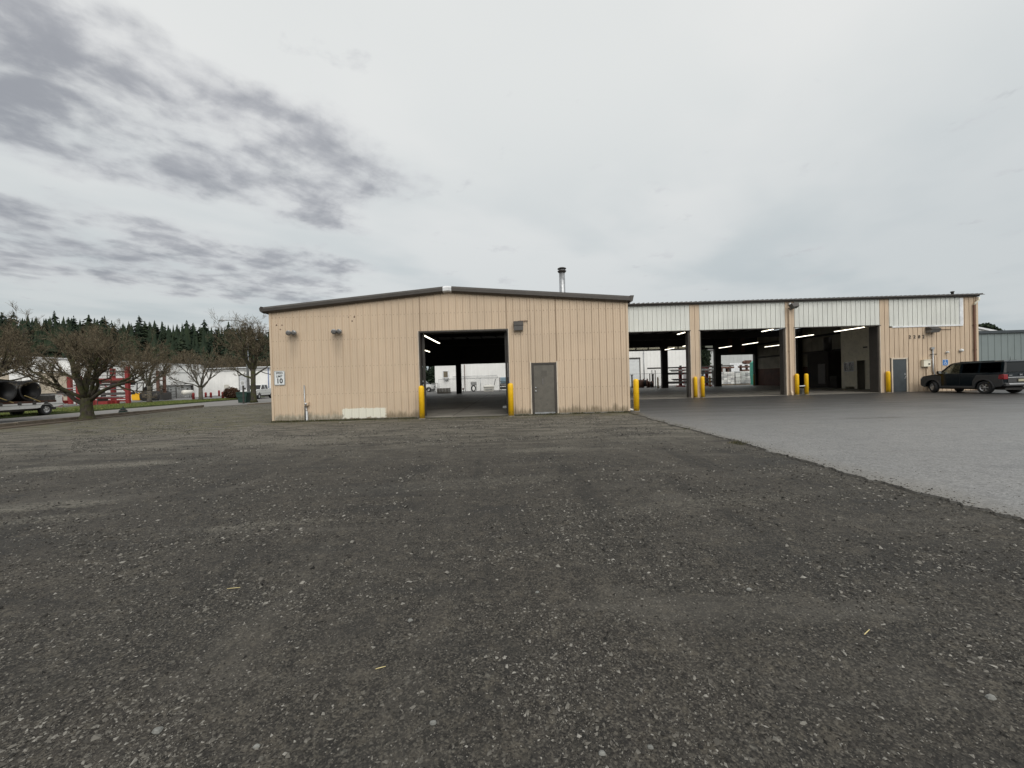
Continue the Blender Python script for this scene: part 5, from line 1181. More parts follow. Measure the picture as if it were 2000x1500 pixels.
# ================================================================= STREET FURNITURE, LEFT
# red steel stock rack
t = thing('steel_rack', 'tall red steel rack with diagonal braces beyond the street at the left', 'rack', (-46.5,45,0))
def rp(px, py, Y): return at(px, py, Y)
YA, YB2 = 44.0, 48.0
def post(px, Y, ztop, w=.22, name='post', m=m_red):
    x = _uv(px, 760)[0]/F*Y; MB().box(x-w,x+w,Y-.14,Y+.14,.1,ztop).build(name, m, t); return x
zA = rp(252,716,YA)[2]
xA1, xA0 = post(250,YA,zA,.19), post(155,YA,zA-.9,.25); xB1, xB0 = post(221.5,YB2,rp(221,720,YB2)[2],.24), post(137,YB2,zA-.8,.22)
YC = 39.5; xC = post(180,YC,rp(180,773,YC)[2],.14)
post(117,YC+1,rp(117,770,YC+1)[2],.10); 
def beam(p0, p1, w=.11, m=m_red, name='beam'): MB().tube([p0,p1], w, 4, smooth=False).build(name, m, t)
beam((xA0,YA,rp(200,741,YA)[2]),(xA1,YA,rp(252,740,YA)[2]),.16); beam((xA0,YA,rp(200,778,YA)[2]),(xA1,YA,rp(252,778,YA)[2]),.10); beam((xA0,YA,rp(180,782.5,YA)[2]),(xA1,YA,rp(250,782.5,YA)[2]),.12); beam((xA0-3,YA,rp(140,783,YA)[2]),(xA0,YA,rp(150,783,YA)[2]),.12)
beam((xA1-.2,YA+.1,rp(250,766,YA)[2]),(xB1,YB2-.1,rp(224,741,YB2)[2]),.10,name='brace'); beam((xB1-.3,YB2,rp(218,760,YB2)[2]),(xB1-1.6,YB2,rp(206,748,YB2)[2]),.06,name='brace'); beam((xA0+1.7,YA,rp(187,760,YA)[2]),(xA0+2.6,YA,rp(205,742,YA)[2]),.08,name='brace')
beam((xB0,YB2,rp(200,756,YB2)[2]),(xB1,YB2,rp(221,756,YB2)[2]),.09); beam((xC,YC,rp(180,777,YC)[2]),(_uv(240,777)[0]/F*(YC+4),YC+4,rp(240,777,YC+4)[2]),.09); beam((xA1,YA+.1,rp(252,744,YA)[2]),(xB1,YB2,rp(221,742,YB2)[2]),.1)
G = 'steel stock on the tall red rack'
for py,px0,px1,r,m,n,sq,lab in ((726,178,246,.055,m_bar,2,False,'topmost thin bars on the tall red rack'),(733,172,250,.05,m_palebar,2,False,'second thin pale bars from the top of the tall red rack'),(746,150,248,.13,m_rust,3,True,'rust-coloured beams under the main red crossbeam'),(751,186,250,.12,m_bar,3,True,'dark beams just below the rusty beams on the rack'),
        (757,120,250,.05,m_palebar,3,False,'thin pale pipes at mid height of the tall red rack'),(762,118,250,.06,m_bar,3,False,'thin dark pipes below mid height of the tall red rack'),(770,126,252,.15,m_bar,3,True,'thick dark beams low on the tall red rack'),(776,150,240,.08,m_palebar,3,True,'pale square tubes near the foot of the tall red rack'),
        (786,182,200,.16,m_palebar,2,True,'short white beams on the grass in front of the rack'),(786.5,202,246,.17,m_red,3,True,'red painted beams on the grass at the foot of the rack'),(785,112,152,.15,m_red,2,True,'red painted beams behind the tail of the white pickup')):
    Yq = YA+.5; stock(rp(px0,py,Yq)[0], rp(px1,py,Yq)[0], Yq+.4 if py < 780 else YA-.8, max(.11, rp((px0+px1)/2,py,Yq)[2]-r), r, m, lab, n, sq, int(py), G)
# long dark-green beam and trestle left of the trunk
stock(rp(90,770,42)[0], rp(146,769,42)[0], 42, rp(120,771,42)[2], .10, m_bar, 'long dark beam on trestles just right of the black pipes', 1, True, 3, G)
# fork lift
def forklift():
    x0, Yq = rp(256,783,56)[0], 56.9; S = 56.0/F
    t = thing('forklift', 'large yellow and black forklift parked beyond the street, mast to the right', 'forklift', (x0+2.1,Yq,.02))
    X = lambda px: _uv(px, 765)[0]*S
    Z = lambda py, px=285: H+_uv(px, py)[1]*S
    MB().prism([(X(257),Z(782,257)),(X(272),Z(782,272)),(X(272.5),Z(768.5,272)),(X(266),Z(767.5,266)),(X(257),Z(769.5,257)),(X(255.5),Z(775,256))], 'y', Yq-.9, Yq+.9).build('counterweight', m_forky, t, bevel=.06)
    MB().prism([(X(271),Z(780,271)),(X(300),Z(779,300)),(X(300),Z(768,300)),(X(290),Z(767,290)),(X(289),Z(764.5)),(X(278),Z(764.5)),(X(272),Z(768))], 'y', Yq-.85, Yq+.85).build('chassis', m_dsteel, t, bevel=.04)
    for px in (281,304):
        for yy in (Yq-.95,Yq+.62):
            w = MB().lathe([(.2,0),(.62,0),(.70,.06),(.70,.28),(.62,.34),(.2,.34)], (X(px),yy,.72), 'y', 24).build('wheel', m_black, t); MB().lathe([(.1,-.03),(.36,-.03),(.36,.02)], (X(px),yy,.72), 'y', 16).build('rim', m_dsteel, w)
    for px0,px1 in ((264,265.5),(276,277.5),(288,289.5)):
        for yy in (Yq-.7,Yq+.7): MB().tube([((X(px0)+X(px1))/2,yy,Z(767,px0)),((X(px0)+X(px1))/2+.1,yy,Z(748,px0))], .07, 6).build('guard_post', m_dsteel, t)
    b = MB(); b.box(X(261.5),X(290),Yq-.85,Yq-.72,Z(748.5),Z(746.5)); b.box(X(261.5),X(290),Yq+.72,Yq+.85,Z(748.5),Z(746.5))
    for k in range(7): xx = X(262)+(X(289)-X(262))*k/6; b.box(xx-.05,xx+.05,Yq-.719,Yq+.719,Z(748.2),Z(746.8))
    b.build('overhead_guard', m_dsteel, t)
    b = MB(); b.box(X(271),X(277),Yq-.35,Yq+.35,Z(765),Z(762)); b.box(X(271),X(272.5),Yq-.35,Yq+.35,Z(762),Z(756)); b.build('seat', m_black, t, bevel=.05)
    MB().tube([(X(285),Yq,Z(765)),(X(283),Yq,Z(757))], .05, 6).build('steering_column', m_dsteel, t)
    for yy in (Yq-.6,Yq+.45): MB().box(X(302),X(307),yy,yy+.18,.3,Z(724,305)).build('mast_rail', m_rust, t)
    b = MB()
    for py in (725,742,758): b.box(X(302.3),X(306.5),Yq-.419,Yq+.449,Z(py+2,305),Z(py,305))
    b.build('mast_crosspiece', m_rust, t)
    MB().box(X(307.2),X(314),Yq-.9,Yq+.9,Z(781,310),Z(767.5,310)).build('carriage', m_dsteel, t, bevel=.05)
    MB().box(X(313),X(314.8),Yq-.9,Yq-.75,Z(768,313),Z(761,313)).build('load_guard', m_dsteel, t); 
    for yy in (Yq-.5,Yq+.35): MB().prism([(X(313),.10),(X(322),.06),(X(322),.10),(X(313),.2)], 'y', yy, yy+.16).build('fork', m_dsteel, t)
forklift()
# red bollards in front of the warehouse
br = None
for px,py0,py1,lab in ((378,767.5,780,'leftmost and tallest red bollard on the lawn edge, left of the fan-shaped tree'),(388,763.5,772.5,'small far red bollard just left of the fan-shaped tree'),(402,766.5,776,'red bollard just right of the fan-shaped tree trunk'),(412,766.5,776.5,'second red bollard right of the fan-shaped tree trunk'),(428,762.5,772,'farthest red bollard left of the reddish bush'),(435.5,765.5,779,'red bollard at the foot of the reddish bush')):
    x, y = gx(px, py1, .05); y = min(y, 74); x = _uv(px,py1)[0]/F*y; hgt = at(px,py0,y)[2]
    if br is None: br = o = make_bollard('red_bollard', .16, 1.0, m_red); o['group'] = 'red bollards before the white warehouse'
    else: o = dup(br, (0,0,0))
    o.location = (x,y,.03); o.scale = (1,1,max(.5,hgt)); o['label'] = lab
x,y = gx(444.5,778.5,.05); t = thing('white_post', 'short white post with stub rail beside the reddish bush', 'post', (x,y,.02)); MB().lathe([(.1,.02),(.1,.75),(.05,.8)], (x,y,0), 'z', 10).build('shaft', m_signw, t); MB().box(x-.5,x-.08,y-.04,y+.04,.4,.5).build('rail', m_signw, t)
# street lamp
x,y = gx(486,784.5,.02); zt = at(482,631,y)[2]
t = thing('street_lamp', 'tall grey street lamp with curved arm left of the mossy tree', 'street lamp', (x,y,0))
MB().tube([(x,y,0),(x,y,zt*.5),(x,y,zt)], [.15,.12,.085], 12).build('pole', m_steel, t); MB().lathe([(.24,0),(.24,.06),(.16,.10)], (x,y,0), 'z', 12).build('base_plate', m_steel, t)
xh,_,zh = at(440,626,y); MB().tube([(x,y,zt-.1),(x-.35,y,zt+.15),(x-.9,y,zh-.05),(x-1.5,y,zh+.02),(xh,y,zh)], [.06,.055,.05,.045,.04], 8).build('arm', m_steel, t)
xe = at(427,627,y)[0]
b = MB().rings([[(xx,y+w*math.cos(a),zh+dz+hh*math.sin(a)) for a in np.linspace(0,2*math.pi,9)[:-1]] for xx,w,hh,dz in ((xh+.1,.05,.05,0),(xh-.15,.14,.10,.0),(xe+.2,.15,.08,-.01),(xe,.05,.04,-.02))]); b.build('lamp_head', m_steel, t)
MB().lathe([(.05,zh+.09),(.05,zh+.2),(.02,zh+.21)], ((xh+xe)/2+.1,y,0), 'z', 8).build('photo_cell', m_palebar, t)
# sign on a dark post, refuse container
x,y = gx(476,788,.02); t = thing('post_sign', 'small pale sign on a dark post before the street lamp', 'sign', (x,y,0)); z1 = at(475,744,y)[2]
MB().box(x-.06,x+.06,y-.05,y+.05,0,z1-.1).build('post', m_dsteel, t); MB().box(x-.20,x+.17,y-.07,y-.051,z1-.42,z1+.02).build('plate', m_ridge, t); MB().prism([(x-.15,z1-.36),(x+.12,z1-.36),(x+.12,z1-.04),(x-.15,z1-.04)], 'y', y-.074, y-.071).build('panel', m_palebar, t)
x,y = gx(472,787.5,.0); t = thing('refuse_container', 'dark green refuse container behind the small post sign', 'refuse container', (x,y,0)); w = 21.5/F*y/2; hz = at(472,767,y)[2]
MB().rings([[(x+sx*a,y+.55+sy*.5,z) for sx,sy in ((-1,-1),(1,-1),(1,1),(-1,1))] for a,z in ((w*.68,.05),(w*.80,hz*.55),(w*.80,hz*.56))]).build('lower_body', m_green, t, bevel=.02)
MB().rings([[(x+sx*a,y+.55+sy*.56,z) for sx,sy in ((-1,-1),(1,-1),(1,1),(-1,1))] for a,z in ((w*.92,hz*.565),(w*1.0,hz*.97))]).build('upper_body', m_green, t, bevel=.02); MB().rings([[(x+sx*a,y+.55+sy*.60,z) for sx,sy in ((-1,-1),(1,-1),(1,1),(-1,1))] for a,z in ((w*1.04,hz*.973),(w*1.04,hz),(w*.7,hz+.08))]).build('lid', m_green, t)
# tiered marker by the kerb
x,y = gx(240.5,809,.0); t = thing('hydrant', 'small dark tiered cone-shaped hydrant beside the kerb right of the big tree', 'hydrant', (x,y,0))
MB().lathe([(.10,0),(.10,.10)], (x,y,0), 'z', 14).build('stem', m_palebar, t)
for k,(r,z) in enumerate(((.25,.10),(.22,.20),(.14,.30))): MB().lathe([(r*.9,z),(r,z+.02),(r*.75,z+.095)], (x,y,0), 'z', 18).build('tier', m_green if k != 1 else m_dsteel, t); MB().lathe([(r*.80,z+.055),(r*.86,z+.06),(r*.79,z+.075)], (x,y,0), 'z', 18).build('band', m_palebar, t)
MB().lathe([(.06,.39),(.07,.42),(.03,.46),(.05,.48),(.01,.52)], (x,y,0), 'z', 12).build('finial', m_dsteel, t)
# ================================================================= VEHICLES
m_bodyb = M('car_black', (.004,.008,.011), .10, 0, .05, 1, spec=.28, coat=.06)
m_clad = M('car_cladding', (.045,.045,.046), .55, 0, .08, 6, .05, 120)
m_alloy = M('alloy', (.62,.62,.62), .28, .85, .05)
m_chrome = M('bright_trim', (.72,.72,.72), .2, .8, .03)
m_taill = M('tail_lamp_red', (.24,.008,.012), .15, 0, .1, 3, coat=.5)
m_plate = M('plate_tan', (.38,.36,.25), .5)
m_seat = M('car_seat', (.05,.05,.05), .8)
g_clear = glass('window_glass', (.86,.90,.87), .8); g_dark = glass('privacy_glass', (.035,.04,.042), 1.3)
m_head = M('headlamp', (.6,.62,.64), .1, 0, .05, coat=.5)
def arch_pts(cx, cz, r, z0, n=9):
    """points of a wheel arch, rear foot to front foot, over the top"""
    a0 = math.asin(max(-1, min(1, (z0-cz)/r))); return [(cx+r*math.cos(a), cz+r*math.sin(a)) for a in np.linspace(math.pi-a0, a0, n)]
def wheel(parent, x, y, r, w, out, rim_m, spokes=5, steer=0, rimr=.62):
    """axle along y; out=+1: outer face towards +y"""
    R = Matrix.Translation((x,y,r)) @ Matrix.Rotation(steer, 4, 'Z') @ Matrix.Diagonal((1,out,1,1))
    t = MB().lathe([(r*rimr,-w/2),(r*.93,-w/2),(r,-w*.36),(r,w*.36),(r*.93,w/2),(r*rimr,w/2),(r*rimr,-w/2)], (0,0,0), 'y', 28); t.xf(R); wh = t.build('wheel', m_black, parent, world=False)
    b = MB().lathe([(r*.10,w*.25),(r*rimr*.55,w*.18),(r*rimr*.985,w*.30),(r*rimr*.985,-w*.3),(r*.1,-w*.3)], (0,0,0), 'y', 28); b.xf(R); b.build('rim_barrel', m_dsteel, wh, world=False)
    b = MB()
    for k in range(spokes):
        a = 2*math.pi*k/spokes
        for s_ in (-.13,.13):
            i0 = len(b.v); b.box(r*.06, r*rimr*.97, w*.24, w*.36, -r*.045, r*.045); b.xf(Matrix.Rotation(a+s_, 4, 'Y'), i0)
    b.lathe([(r*.16,w*.22),(r*.16,w*.40),(r*.10,w*.43)], (0,0,0), 'y', 14)
    b.lathe([(r*rimr*.90,w*.30),(r*rimr*.90,w*.44),(r*rimr*1.0,w*.44),(r*rimr*1.0,w*.30)], (0,0,0), 'y', 28)
    b.xf(R); b.build('rim', rim_m, wh, world=False); return wh
def suv():
    t = thing('suv', 'black boxy suv with grey cladding parked nose to the tan wall at the right edge', 'car', (26.70, 20.25, .028), math.pi/2)
    # x forward from the tail, y to the left, z up
    L_, W2, sill = 4.30, .865, .36
    low = [(.03,.50)] + [(.06,.42),(.40,sill)] + arch_pts(.87,.345,.41,sill)[0:] + [(1.45,sill-.03),(2.9,sill-.03)] + arch_pts(3.445,.345,.41,sill) + [(3.95,.33),(4.09,.38),(4.15,.52),(4.155,.72),(4.12,.90),(4.00,.985),(3.60,1.065),(3.22,1.11),(3.1,1.14),(.03,1.14),(.0,.80)]
    b = MB().prism(low, 'y', -W2, W2); b.build('body', m_bodyb, t, world=False, bevel=.035, seg=3)
    # roof, pillars: corners of the glasshouse at belt and roof
    zb, zt, yb, yt = 1.142, 1.755, .845, .70
    def side(x, z, s_): k = (z-zb)/(zt-zb); return (x, s_*(yb+(yt-yb)*k), z)
    rf = MB().rings([[(.16,-yt+.06,zt-.01),(.16,yt-.06,zt-.01),(2.50,yt-.10,zt-.03),(2.50,-yt+.10,zt-.03)][::1], [(.12,-yt,zt-.03),(.12,yt,zt-.03),(2.62,yt-.02,zt-.06),(2.62,-yt+.02,zt-.06)]])
    rf = MB().rings([[(.08,-yt-.012,zt-.07),(.08,yt+.012,zt-.07),(2.60,yt+.012,zt-.07),(2.60,-yt-.012,zt-.07)], [(.10,-yt,zt-.02),(.10,yt,zt-.02),(2.52,yt-.01,zt-.02),(2.52,-yt+.01,zt-.02)], [(.22,-yt+.12,zt+.035),(.22,yt-.12,zt+.035),(2.30,yt-.12,zt+.03),(2.30,-yt+.12,zt+.03)]])
    rf.build('roof', m_bodyb, t, world=False, bevel=.02)
    for s_ in (1,-1):
        def pillar(xb0,xb1,xt0,xt1,m=m_bodyb,name='pillar'):
            z1 = zt-.069; q = [side(xb0,zb,s_),side(xb1,zb,s_),side(xt1,z1,s_),side(xt0,z1,s_)]
            b = MB(); b.rings([[p for p in q], [(p[0],p[1]-s_*.06,p[2]) for p in q]]); b.build(name, m, t, world=False)
        pillar(3.02,3.14,2.50,2.60); pillar(1.93,2.05,1.95,2.05); pillar(1.10,1.18,1.10,1.18); pillar(.03,.16,.09,.22)
        def pane(xb0,xb1,xt0,xt1,g):
            q = [side(xb0,zb+.0,s_),side(xb1,zb+.0,s_),side(xt1,zt-.07,s_),side(xt0,zt-.07,s_)]
            b = MB(); b.rings([[(p[0],p[1]-s_*.020,p[2]) for p in q],[(p[0],p[1]-s_*.025,p[2]) for p in q]]); b.build('side_window', g, t, world=False)
        pane(2.05,3.02,2.05,2.50,g_clear); pane(1.18,1.93,1.18,1.95,g_dark); pane(.16,1.10,.22,1.10,g_dark)
        # cladding: front wing, rear quarter, sill
        def clad(poly, name): b = MB(); b.prism(poly, 'y', s_*(W2-.01), s_*(W2+.022)); b.build(name, m_clad, t, world=False, bevel=.012)
        clad([(3.97,.36)]+[(4.06,.40),(4.12,.52),(4.125,.72),(4.08,.86),(3.98,.94),(3.7,.99),(3.05,1.03),(2.98,.98),(2.98,.40)]+[(3.02,sill)]+arch_pts(3.445,.345,.41,sill), 'front_wing_panel')
        clad([(1.30,sill)]+[(1.40,.46),(1.38,.70),(1.26,.92),(1.22,1.03),(.05,1.03),(.03,.52),(.10,.42),(.42,sill)]+arch_pts(.87,.345,.41,sill), 'rear_quarter_panel')
        for cx in (.87,3.445):
            A = np.linspace(math.radians(-4), math.radians(184), 15)
            ring = [(cx+.475*math.cos(a),.345+.475*math.sin(a)) for a in A]+[(cx+.405*math.cos(a),.345+.405*math.sin(a)) for a in A[::-1]]
            MB().prism(ring, 'y', s_*(W2+.0), s_*(W2+.055)).build('arch_flare', m_clad, t, world=False, bevel=.015)
        clad([(1.30,sill-.07),(3.05,sill-.07),(3.05,sill+.06),(1.30,sill+.06)], 'sill_panel')
        for xx in (2.02,): MB().box(xx-.004,xx+.004,s_*(W2-.01),s_*(W2+.003),.45,1.12).build('door_seam', m_ink, t, world=False)
        h_ = MB().box(2.12,2.30,s_*(W2),s_*(W2+.035),.985,1.015).build('door_handle', m_bodyb, t, world=False, bevel=.01)
        b = MB().rings([[(2.93+dx,s_*(W2+o),z) for dx,z in ((-.02,1.13),(.12,1.13),(.10,1.30),(-.02,1.30))] for o in (.05,.22)]); b.box(2.96,3.02,s_*(W2-.04),s_*(W2+.06),1.14,1.19); mi = b.build('mirror', m_bodyb, t, world=False, bevel=.02)
        MB().box(2.895,2.906,s_*(W2+.06),s_*(W2+.21),1.15,1.28).build('mirror_glass', m_chrome, mi, world=False)
        # lamps
        MB().prism([(.015,.78),(.24,.80),(.20,1.03),(.04,1.06),(-.012,1.04),(-.015,.80)], 'y', s_*(W2-.20), s_*(W2+.026)).build('tail_lamp', m_taill, t, world=False, bevel=.015)
        MB().prism([(3.95,.77),(4.15,.75),(4.11,.89),(3.98,.93)], 'y', s_*(W2-.26), s_*(W2+.012)).build('headlight', m_head, t, world=False, bevel=.012)
        MB().box(.6,2.2,s_*.60-.015,s_*.60+.015,zt+.0,zt+.055).build('roof_rail', m_bodyb, t, world=False, bevel=.01)
        wheel(t, .87, s_*(W2-.10), .345, .215, s_, m_alloy, 6); wheel(t, 3.445, s_*(W2-.10), .345, .215, s_, m_alloy, 6, math.radians(-24))
        for xx in (1.55,2.35): b = MB().box(xx-.22,xx+.28,s_*.40-.25,s_*.40+.25,.75,1.0); b.rings([[(xx-.30,s_*.40+w,z) if 0 else (xx-.26+dx,s_*.40+w,z) for dx,w in ((0,-.24),(.14,-.24),(.14,.24),(0,.24))] for z in (1.0,1.35)]); b.box(xx-.24,xx-.12,s_*.40-.13,s_*.40+.13,1.38,1.55); b.build('seat', m_seat, t, world=False, bevel=.05)
    # windscreen, hood seam, rear face
    q = [(3.12,-.80,zb),(3.12,.80,zb),(2.58,.66,zt-.07),(2.58,-.66,zt-.07)]; MB().rings([q,[(p[0]-.01,p[1],p[2]-.005) for p in q]]).build('windscreen', g_clear, t, world=False)
    q = [(.045,-.70,zb+.03),(.045,.70,zb+.03),(.10,.60,zt-.08),(.10,-.60,zt-.08)]; MB().rings([q,[(p[0]+.008,p[1],p[2]) for p in q]]).build('rear_window', g_dark, t, world=False)
    b = MB(); 
    for s_ in (1,-1): q = [(.03,s_*.84,zb),(.03,s_*.70,zb),(.085,s_*.60,zt-.07),(.085,s_*.69,zt-.07)]; b.rings([q,[(p[0]+.05,p[1],p[2]) for p in q]])
    b.build('tailgate_pillar', m_clad, t, world=False)
    MB().box(-.02,.03,-.66,.66,.86,.905).build('tailgate_strip', m_chrome, t, world=False, bevel=.008); MB().box(-.012,.03,-.66,.66,.62,.855).build('tailgate_lower', m_clad, t, world=False, bevel=.01)
    MB().box(-.035,-.008,-.20,.20,.66,.80).build('plate_recess', m_dsteel, t, world=False); MB().box(-.040,-.0355,-.155,.155,.672,.79).build('number_plate', m_plate, t, world=False)
    MB().box(-.025,.02,.45,.62,.985,1.01).build('tailgate_badge', m_chrome, t, world=False)
    b = MB(); b.box(-.03,-.0,-.055,-.035,.97,1.07); b.box(-.03,-.0,.035,.055,.97,1.07); b.box(-.03,-.0,-.035,.035,1.01,1.03); b.build('emblem', m_chrome, t, world=False)
    MB().prism([(-.07,.42),(.25,.40),(.25,.60),(-.02,.60),(-.08,.55)], 'y', -W2+.02, W2-.02).build('rear_bumper', m_clad, t, world=False, bevel=.03); MB().box(-.10,-.06,-.70,.70,.50,.585).build('bumper_strip', m_chrome, t, world=False, bevel=.012)
    MB().prism([(3.97,.34),(4.15,.38),(4.20,.50),(4.17,.62),(3.97,.62)], 'y', -W2+.03, W2-.03).build('front_bumper', m_clad, t, world=False, bevel=.04)
    MB().tube([(.35,-.45,.30),(-.02,-.45,.29)], .035, 8).build('exhaust', m_steel, t, world=False); MB().box(.2,4.0,-.55,.55,.22,.34).build('underbody', m_dsteel, t, world=False)
    b = MB(); b.box(2.9,3.1,-.75,.75,.95,1.12); b.build('dashboard', m_seat, t, world=False); MB().tube([(2.78+.02*math.cos(a)*3,.40+.18*math.cos(a),1.10+.17*math.sin(a)) for a in np.linspace(0,6.28,18)], .014, 6).build('steering_wheel', m_seat, t, world=False)
    MB().lathe([(.012,0),(.006,.2)], (.25,.2,zt+.03), 'z', 6).build('antenna', m_black, t, world=False)
suv()
def pickup(name, lab, loc, rz, group):
    t = thing(name, lab, 'pickup truck', loc, rz, group)
    W2 = .93; s0 = .52
    low = [(.16,.66)]+[(.20,.60),(.80,s0)]+arch_pts(1.30,.39,.47,s0)+[(1.9,s0-.03),(4.3,s0-.03)]+arch_pts(4.80,.39,.47,s0)+[(5.4,.50),(5.62,.58),(5.66,.78),(5.62,1.05),(5.50,1.15),(4.35,1.25),(4.25,1.28),(2.05,1.28),(2.05,1.22),(.16,1.22)]
    MB().prism(low, 'y', -W2, W2).build('body', m_wpaint, t, world=False, bevel=.04, seg=3)
    # load bed as a real hollow: side rails above a dark floor
    for s_ in (1,-1): MB().box(.18,2.04,s_*(W2-.10),s_*(W2-.01),1.221,1.36).build('bed_side', m_wpaint, t, world=False, bevel=.015)
    MB().box(.16,.23,-W2+.101,W2-.101,1.221,1.36).build('tailgate', m_wpaint, t, world=False, bevel=.012); MB().box(.24,2.0,-W2+.12,W2-.12,1.222,1.24).build('bed_floor', m_dsteel, t, world=False)
    zb, zt, yb, yt = 1.282, 1.86, .88, .74
    def side(x, z, s_): k = (z-zb)/(zt-zb); return (x, s_*(yb+(yt-yb)*k), z)
    MB().rings([[(2.12,-yt,zt-.05),(2.12,yt,zt-.05),(3.72,yt,zt-.05),(3.72,-yt,zt-.05)],[(2.25,-yt+.1,zt+.03),(2.25,yt-.1,zt+.03),(3.55,yt-.1,zt+.03),(3.55,-yt+.1,zt+.03)]]).build('roof', m_wpaint, t, world=False, bevel=.02)
    for s_ in (1,-1):
        for a in ((4.20,4.32,3.66,3.76),(2.95,3.05,2.97,3.07),(2.06,2.20,2.10,2.24)):
            q = [side(a[0],zb,s_),side(a[1],zb,s_),side(a[3],zt-.05,s_),side(a[2],zt-.05,s_)]; MB().rings([q,[(p[0],p[1]-s_*.06,p[2]) for p in q]]).build('pillar', m_wpaint, t, world=False)
        for a in ((3.05,4.20,3.07,3.66),(2.20,2.95,2.24,2.97)):
            q = [side(a[0],zb,s_),side(a[1],zb,s_),side(a[3],zt-.05,s_),side(a[2],zt-.05,s_)]; MB().rings([[(p[0],p[1]-s_*.02,p[2]) for p in q],[(p[0],p[1]-s_*.03,p[2]) for p in q]]).build('side_window', g_dark, t, world=False)
        for xx in (2.06,3.0,4.22): MB().box(xx-.006,xx+.006,s_*(W2-.01),s_*(W2+.003),.6,1.26).build('door_seam', m_palebar, t, world=False)
        MB().box(.1,5.4,s_*(W2-.01),s_*(W2+.012),.72,.77).build('side_moulding', m_palebar, t, world=False)
        MB().box(3.1,3.28,s_*W2,s_*(W2+.03),1.08,1.12).build('door_handle', m_dsteel, t, world=False); MB().box(4.1,4.2,s_*(W2+.02),s_*(W2+.2),1.30,1.52).build('mirror', m_dsteel, t, world=False, bevel=.02)
        for cx in (1.30,4.80):
            A = np.linspace(math.radians(16), math.radians(164), 13); MB().prism([(cx+.50*math.cos(a),.39+.50*math.sin(a)) for a in A]+[(cx+.465*math.cos(a),.39+.465*math.sin(a)) for a in A[::-1]], 'y', s_*(W2-.0), s_*(W2+.02)).build('arch_lip', m_wpaint, t, world=False)
            wheel(t, cx, s_*(W2-.13), .39, .24, s_, m_alloy, 5, 0, .56)
        MB().box(.148,.21,s_*(W2-.16),s_*(W2+.006),.85,1.18).build('tail_lamp', m_taill, t, world=False); MB().box(5.50,5.67,s_*(W2-.30),s_*(W2-.01),.86,1.06).build('headlight', m_head, t, world=False)
    for q in ([(4.30,-.80,zb),(4.30,.80,zb),(3.74,.68,zt-.05),(3.74,-.68,zt-.05)],): MB().rings([q,[(p[0]-.01,p[1],p[2]) for p in q]]).build('windscreen', g_dark, t, world=False)
    q = [(2.10,-.78,zb),(2.10,.78,zb),(2.14,.68,zt-.05),(2.14,-.68,zt-.05)]; MB().rings([q,[(p[0]+.01,p[1],p[2]) for p in q]]).build('rear_window', g_dark, t, world=False)
    MB().box(.06,.18,-W2+.05,W2-.05,.58,.74).build('rear_bumper', m_chrome, t, world=False, bevel=.03); MB().box(5.60,5.74,-W2+.03,W2-.03,.50,.74).build('front_bumper', m_chrome, t, world=False, bevel=.03); MB().box(5.63,5.68,-.55,.55,.80,1.04).build('grille', m_dsteel, t, world=False)
    MB().box(.3,5.4,-.6,.6,.35,.50).build('chassis', m_dsteel, t, world=False); return t
# rear wheel of the near pickup stands at px 87
hd = math.atan2(-dirv.y, -dirv.x)               # heading of traffic coming towards the camera
def place_pickup(name, lab, px, py, group, xw, sl=None):
    wx, wy = gx(px, py, .02); c, s_ = math.cos(hd), math.sin(hd)
    # camera-side wheel track is on the vehicle's left (+y local)
    lx, ly = xw, .80
    return pickup(name, lab, (wx-(lx*c-ly*s_), wy-(lx*s_+ly*c), .015), hd, group)
place_pickup('pickup_truck', 'white pickup truck driving behind the flatbed trailer, cut off at the left edge', 87.5, 810.5, 'white pickup trucks on the street', 1.30)
pk2 = place_pickup('pickup_truck', 'white pickup truck far down the street between mossy tree and tan wall', 529, 777.3, 'white pickup trucks on the street', 1.30)
# white car half seen through the left rear opening
tt = pickup('parked_truck', 'white truck end seen at the left edge of the front doorway', (at(829,765,60)[0]-4.3, 63.2, .01), math.radians(-8), None)
# small barrier stack beside it
x = at(851,765,55)[0]
t = thing('folded_barrier', 'folded pale metal barrier leaning beside the white truck end', 'barrier', (x,55,0))
for k in range(4): MB().box(x-.55+.28*k,x-.49+.28*k,54.95,55.05,0,1.45).build('upright', m_palebar, t)
for z in (.25,.8,1.35): MB().box(x-.55,x+.35,54.9,54.948,z,z+.06).build('rail', m_palebar, t)
# ---------------------------------------------------------------- flatbed trailer with black pipes
# local x runs from the tail towards the camera, y=0 is the near edge, the bed lies at negative y
YT = 22.6; zd = 1.07
TX, TY = at(108.5, 783, YT)[0], YT
t = thing('flatbed_trailer', 'worn flatbed trailer with stake pockets carrying black pipes, cut off at the left edge', 'trailer', (TX, TY, .012), hd)
TL = 8.2
B = lambda *a: MB().box(*a)
B(0, TL, -.08, .04, zd-.11, zd+.02).build('side_rail', m_rust, t, world=False); B(0, TL, -2.44, -2.32, zd-.11, zd+.02).build('side_rail', m_rust, t, world=False)
for k in range(15): B(0, TL, -.085-k*.149-.143, -.085-k*.149, zd-.04, zd+.005+.004*(k%3)).build('deck_plank', m_greywood, t, world=False)
for u in (.62,1.25,2.0,2.9,3.9,5.0): B(u-.07, u+.07, .041, .10, zd-.20, zd-.02).build('stake_pocket', m_bar, t, world=False)
for yy in (-.9, -1.7): MB().prism([(2.2,zd-.111),(3.4,zd-.17),(TL,zd-.34),(TL,zd-.111)], 'y', yy-.1, yy+.1).build('main_beam', m_bar, t, world=False)
